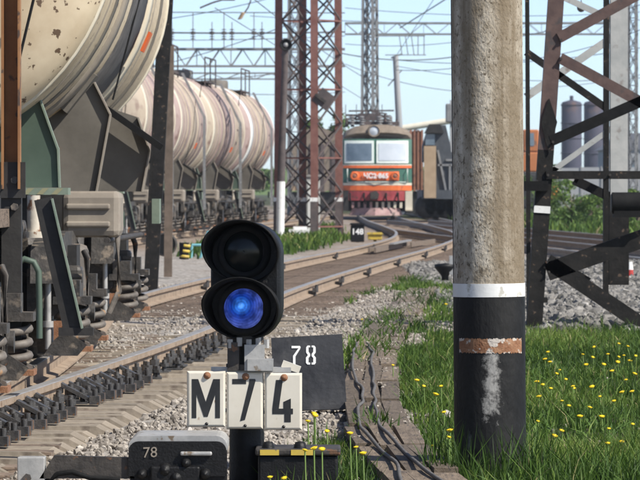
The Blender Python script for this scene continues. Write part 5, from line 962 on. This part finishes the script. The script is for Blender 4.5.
# standing railway worker far off, mostly behind the tower leg
PYd = 200.0; px_ = W(553, 0, PYd).x
def person(x, y, lab):
    t = thing('person', lab, 'person', (x, y, 0)); me = bpy.data.meshes.new('body')
    V = [(0, 0, .92), (0, 0, 1.15), (0, 0, 1.40), (0, -.01, 1.50), (0, -.02, 1.58), (0, -.02, 1.70), (.10, 0, .88), (.12, -.02, .48), (.12, .02, .08), (.12, -.12, .04), (-.10, 0, .88), (-.12, .02, .48), (-.13, .04, .08), (-.13, -.10, .04), (.19, 0, 1.39), (.25, .02, 1.12), (.23, -.10, .88), (.23, -.14, .80), (-.19, 0, 1.39), (-.25, .02, 1.12), (-.24, -.10, .88), (-.24, -.14, .80)]
    E = [(0, 1), (1, 2), (2, 3), (3, 4), (4, 5), (0, 6), (6, 7), (7, 8), (8, 9), (0, 10), (10, 11), (11, 12), (12, 13), (2, 14), (14, 15), (15, 16), (16, 17), (2, 18), (18, 19), (19, 20), (20, 21)]
    RR = [.15, .14, .16, .06, .09, .085, .10, .07, .05, .04, .10, .07, .05, .04, .07, .05, .04, .035, .07, .05, .04, .035]
    me.from_pydata(V, E, []); o = bpy.data.objects.new('body', me); col.objects.link(o); o.parent = t; sk = o.modifiers.new('skin', 'SKIN')
    for i, v in enumerate(me.skin_vertices[0].data): v.radius = (RR[i], RR[i] * .8); v.use_root = (i == 0)
    o.modifiers.new('sub', 'SUBSURF').levels = 2; o.modifiers['sub'].render_levels = 2; me.materials.append(M['skin'])
    MB().lathe([(.20, .0), (.205, .15), (.20, .35), (.22, .5), (.16, .60), (.09, .62)], (x, y, .86), (0, 0, 1), 18).build('vest', 'vest_orange', t)
    tr = MB()
    for s in (-1, 1): tr.cyl((x + s * .09, y, .92), (x + s * .125, y - .005, .48), .125, .09, 12).cyl((x + s * .125, y - .005, .5), (x + s * .13, y + .03, .07), .092, .075, 12)
    tr.lathe([(.19, 0), (.20, .12), (.19, .2)], (x, y, .80), (0, 0, 1), 16); tr.build('trousers', 'cloth_dark', t)
    MB().lathe([(.125, -.02), (.12, .04), (.08, .11), (0, .13)], (x, y - .02, 1.70), (0, 0, 1), 14).build('cap', 'cloth_dark', t)
    sh = MB()
    for s in (-1, 1): sh.rbox((x + s * .13 - .055, y - .2, -.02), (x + s * .13 + .055, y + .09, .09), .03)
    sh.build('boots', 'cloth_dark', t); return t
person(px_, PYd, 'person in an orange vest and dark trousers standing behind the tower leg')

# ------------------------------------------------------------------ dandelions
dh = MB().lathe([(0, .006), (.006, .007), (.012, .004), (.0175, .0), (.015, -.004), (.006, -.010), (0, -.012)], (0, 0, .0), (0, 0, 1), 12)
for k in range(14): a_ = k * 6.283 / 14; dh.add([(.008 * math.cos(a_ - .2), .008 * math.sin(a_ - .2), .006), (.021 * math.cos(a_), .021 * math.sin(a_), .003), (.008 * math.cos(a_ + .2), .008 * math.sin(a_ + .2), .006), (.012 * math.cos(a_), .012 * math.sin(a_), -.002)], [(0, 1, 2), (0, 3, 1), (1, 3, 2)])
d0 = None
def dandelion(x, y, h, group, lab):
    global d0
    z = float(ground_z(np.array([x]), np.array([y]))[0]); rz = random.uniform(0, 6.28)
    if d0 is None:
        r = thing('dandelion', lab, 'dandelion', (x, y, z), group, local=True); f = dh.build('flower_head', 'dandelion', local=True); f.parent = r; f.location = (0, 0, h)
        s_ = MB().tube([(.012, .0, -.02), (.004, .003, .5), (0, 0, 1)], .0035, 5).build('stem', 'stem_green', local=True); s_.parent = r; s_.location = (0, 0, 0); s_.scale = (1, 1, h); d0 = (f, s_)
        ORG[f.name] = ORG[s_.name] = Vector()
    else:
        r = thing('dandelion', lab, 'dandelion', (x, y, z), group)
        f = d0[0].copy(); s_ = d0[1].copy()
        for q in (f, s_): col.objects.link(q); q.parent = r
        f.location = (0, 0, h); s_.scale = (1, 1, h); sc_ = random.uniform(.55, .95); f.scale = (sc_, sc_, sc_)
    f.rotation_euler = (random.uniform(-.1, .55), random.uniform(-.3, .3), 0); r.rotation_euler = (0, 0, rz * .1)
DL = [(537, 381), (548, 352), (545, 361), (560, 372), (566, 381), (569, 406), (562, 437), (555, 440), (538, 422), (590, 410), (608, 449), (622, 445), (602, 420), (609, 428), (619, 354), (594, 347), (593, 355), (619, 342), (628, 345), (624, 357), (618, 364), (630, 360), (636, 358), (604, 366), (608, 358), (583, 355), (592, 387), (574, 388), (543, 384), (551, 391), (573, 390), (562, 404), (622, 395), (612, 372), (586, 365), (633, 425), (632, 395), (557, 376), (635, 372), (550, 360), (539, 398), (580, 420), (614, 398), (626, 376), (600, 395)]
for px, py in DL:
    y = CAMH * FPX / (py - HZ + 12); dandelion((px - 320) / FPX * y, y, random.uniform(.08, .12), 'dandelions in the lawn', 'yellow dandelion in the lawn right of the concrete pole')
for px, py, Y in ((450, 430, 20.4), (449, 437, 20.3), (433, 446, 21), (436, 394, 25), (444, 412, 23), (424, 386, 27), (441, 386, 26), (393, 365, 30), (446, 304, 46), (362, 320, 43), (417, 380, 28)):
    x = W(px, py, Y); z = float(ground_z(np.array([x.x]), np.array([Y]))[0]); dandelion(x.x, Y, max(.07, min(.3, x.z - z)), 'dandelions by the planks', 'yellow dandelion between the plank walk and the concrete pole')
for px, py, Y in ((350, 433, 19.4), (356, 447, 19.2), (363, 453, 19.0), (315, 415, 20), (308, 421, 20), (314, 413, 20.3), (327, 431, 20), (305, 450, 18.7), (314, 448, 18.7), (270, 477, 18.5), (284, 478, 18.5), (322, 449, 18.7)):
    x = W(px, py, Y); z = float(ground_z(np.array([x.x]), np.array([Y]))[0]); dandelion(x.x, Y, max(.07, x.z - z), 'dandelions by the track box', 'yellow dandelion around the black track box')
N = 900; X = rng.uniform(-.22, .22, N); Y = rng.uniform(18.3, 20.8, N)
blades('foreground_grass', X, Y, np.full(N, .13) * rng.uniform(.6, 1.5, N), np.full(N, .007), 'wispy grass around the black track box', lean=.4)

# ------------------------------------------------------------------ haze
hzm = bpy.data.materials.new('haze'); hzm.use_nodes = True; n = hzm.node_tree; n.nodes.remove(n.nodes['Principled BSDF']); pv = n.nodes.new('ShaderNodeVolumePrincipled'); pv.inputs['Density'].default_value = .00022; pv.inputs['Color'].default_value = (.9, .95, 1, 1); pv.inputs['Anisotropy'].default_value = .3
n.links.new(pv.outputs[0], n.nodes['Material Output'].inputs['Volume']); M['haze'] = hzm
hb_ = MB().bbox((-1000, -60, -2.5), (1000, 1200, 24)).build('haze', 'haze'); hb_['kind'] = 'stuff'; hb_['label'] = 'thin bright haze over the yard'; hb_['category'] = 'haze'
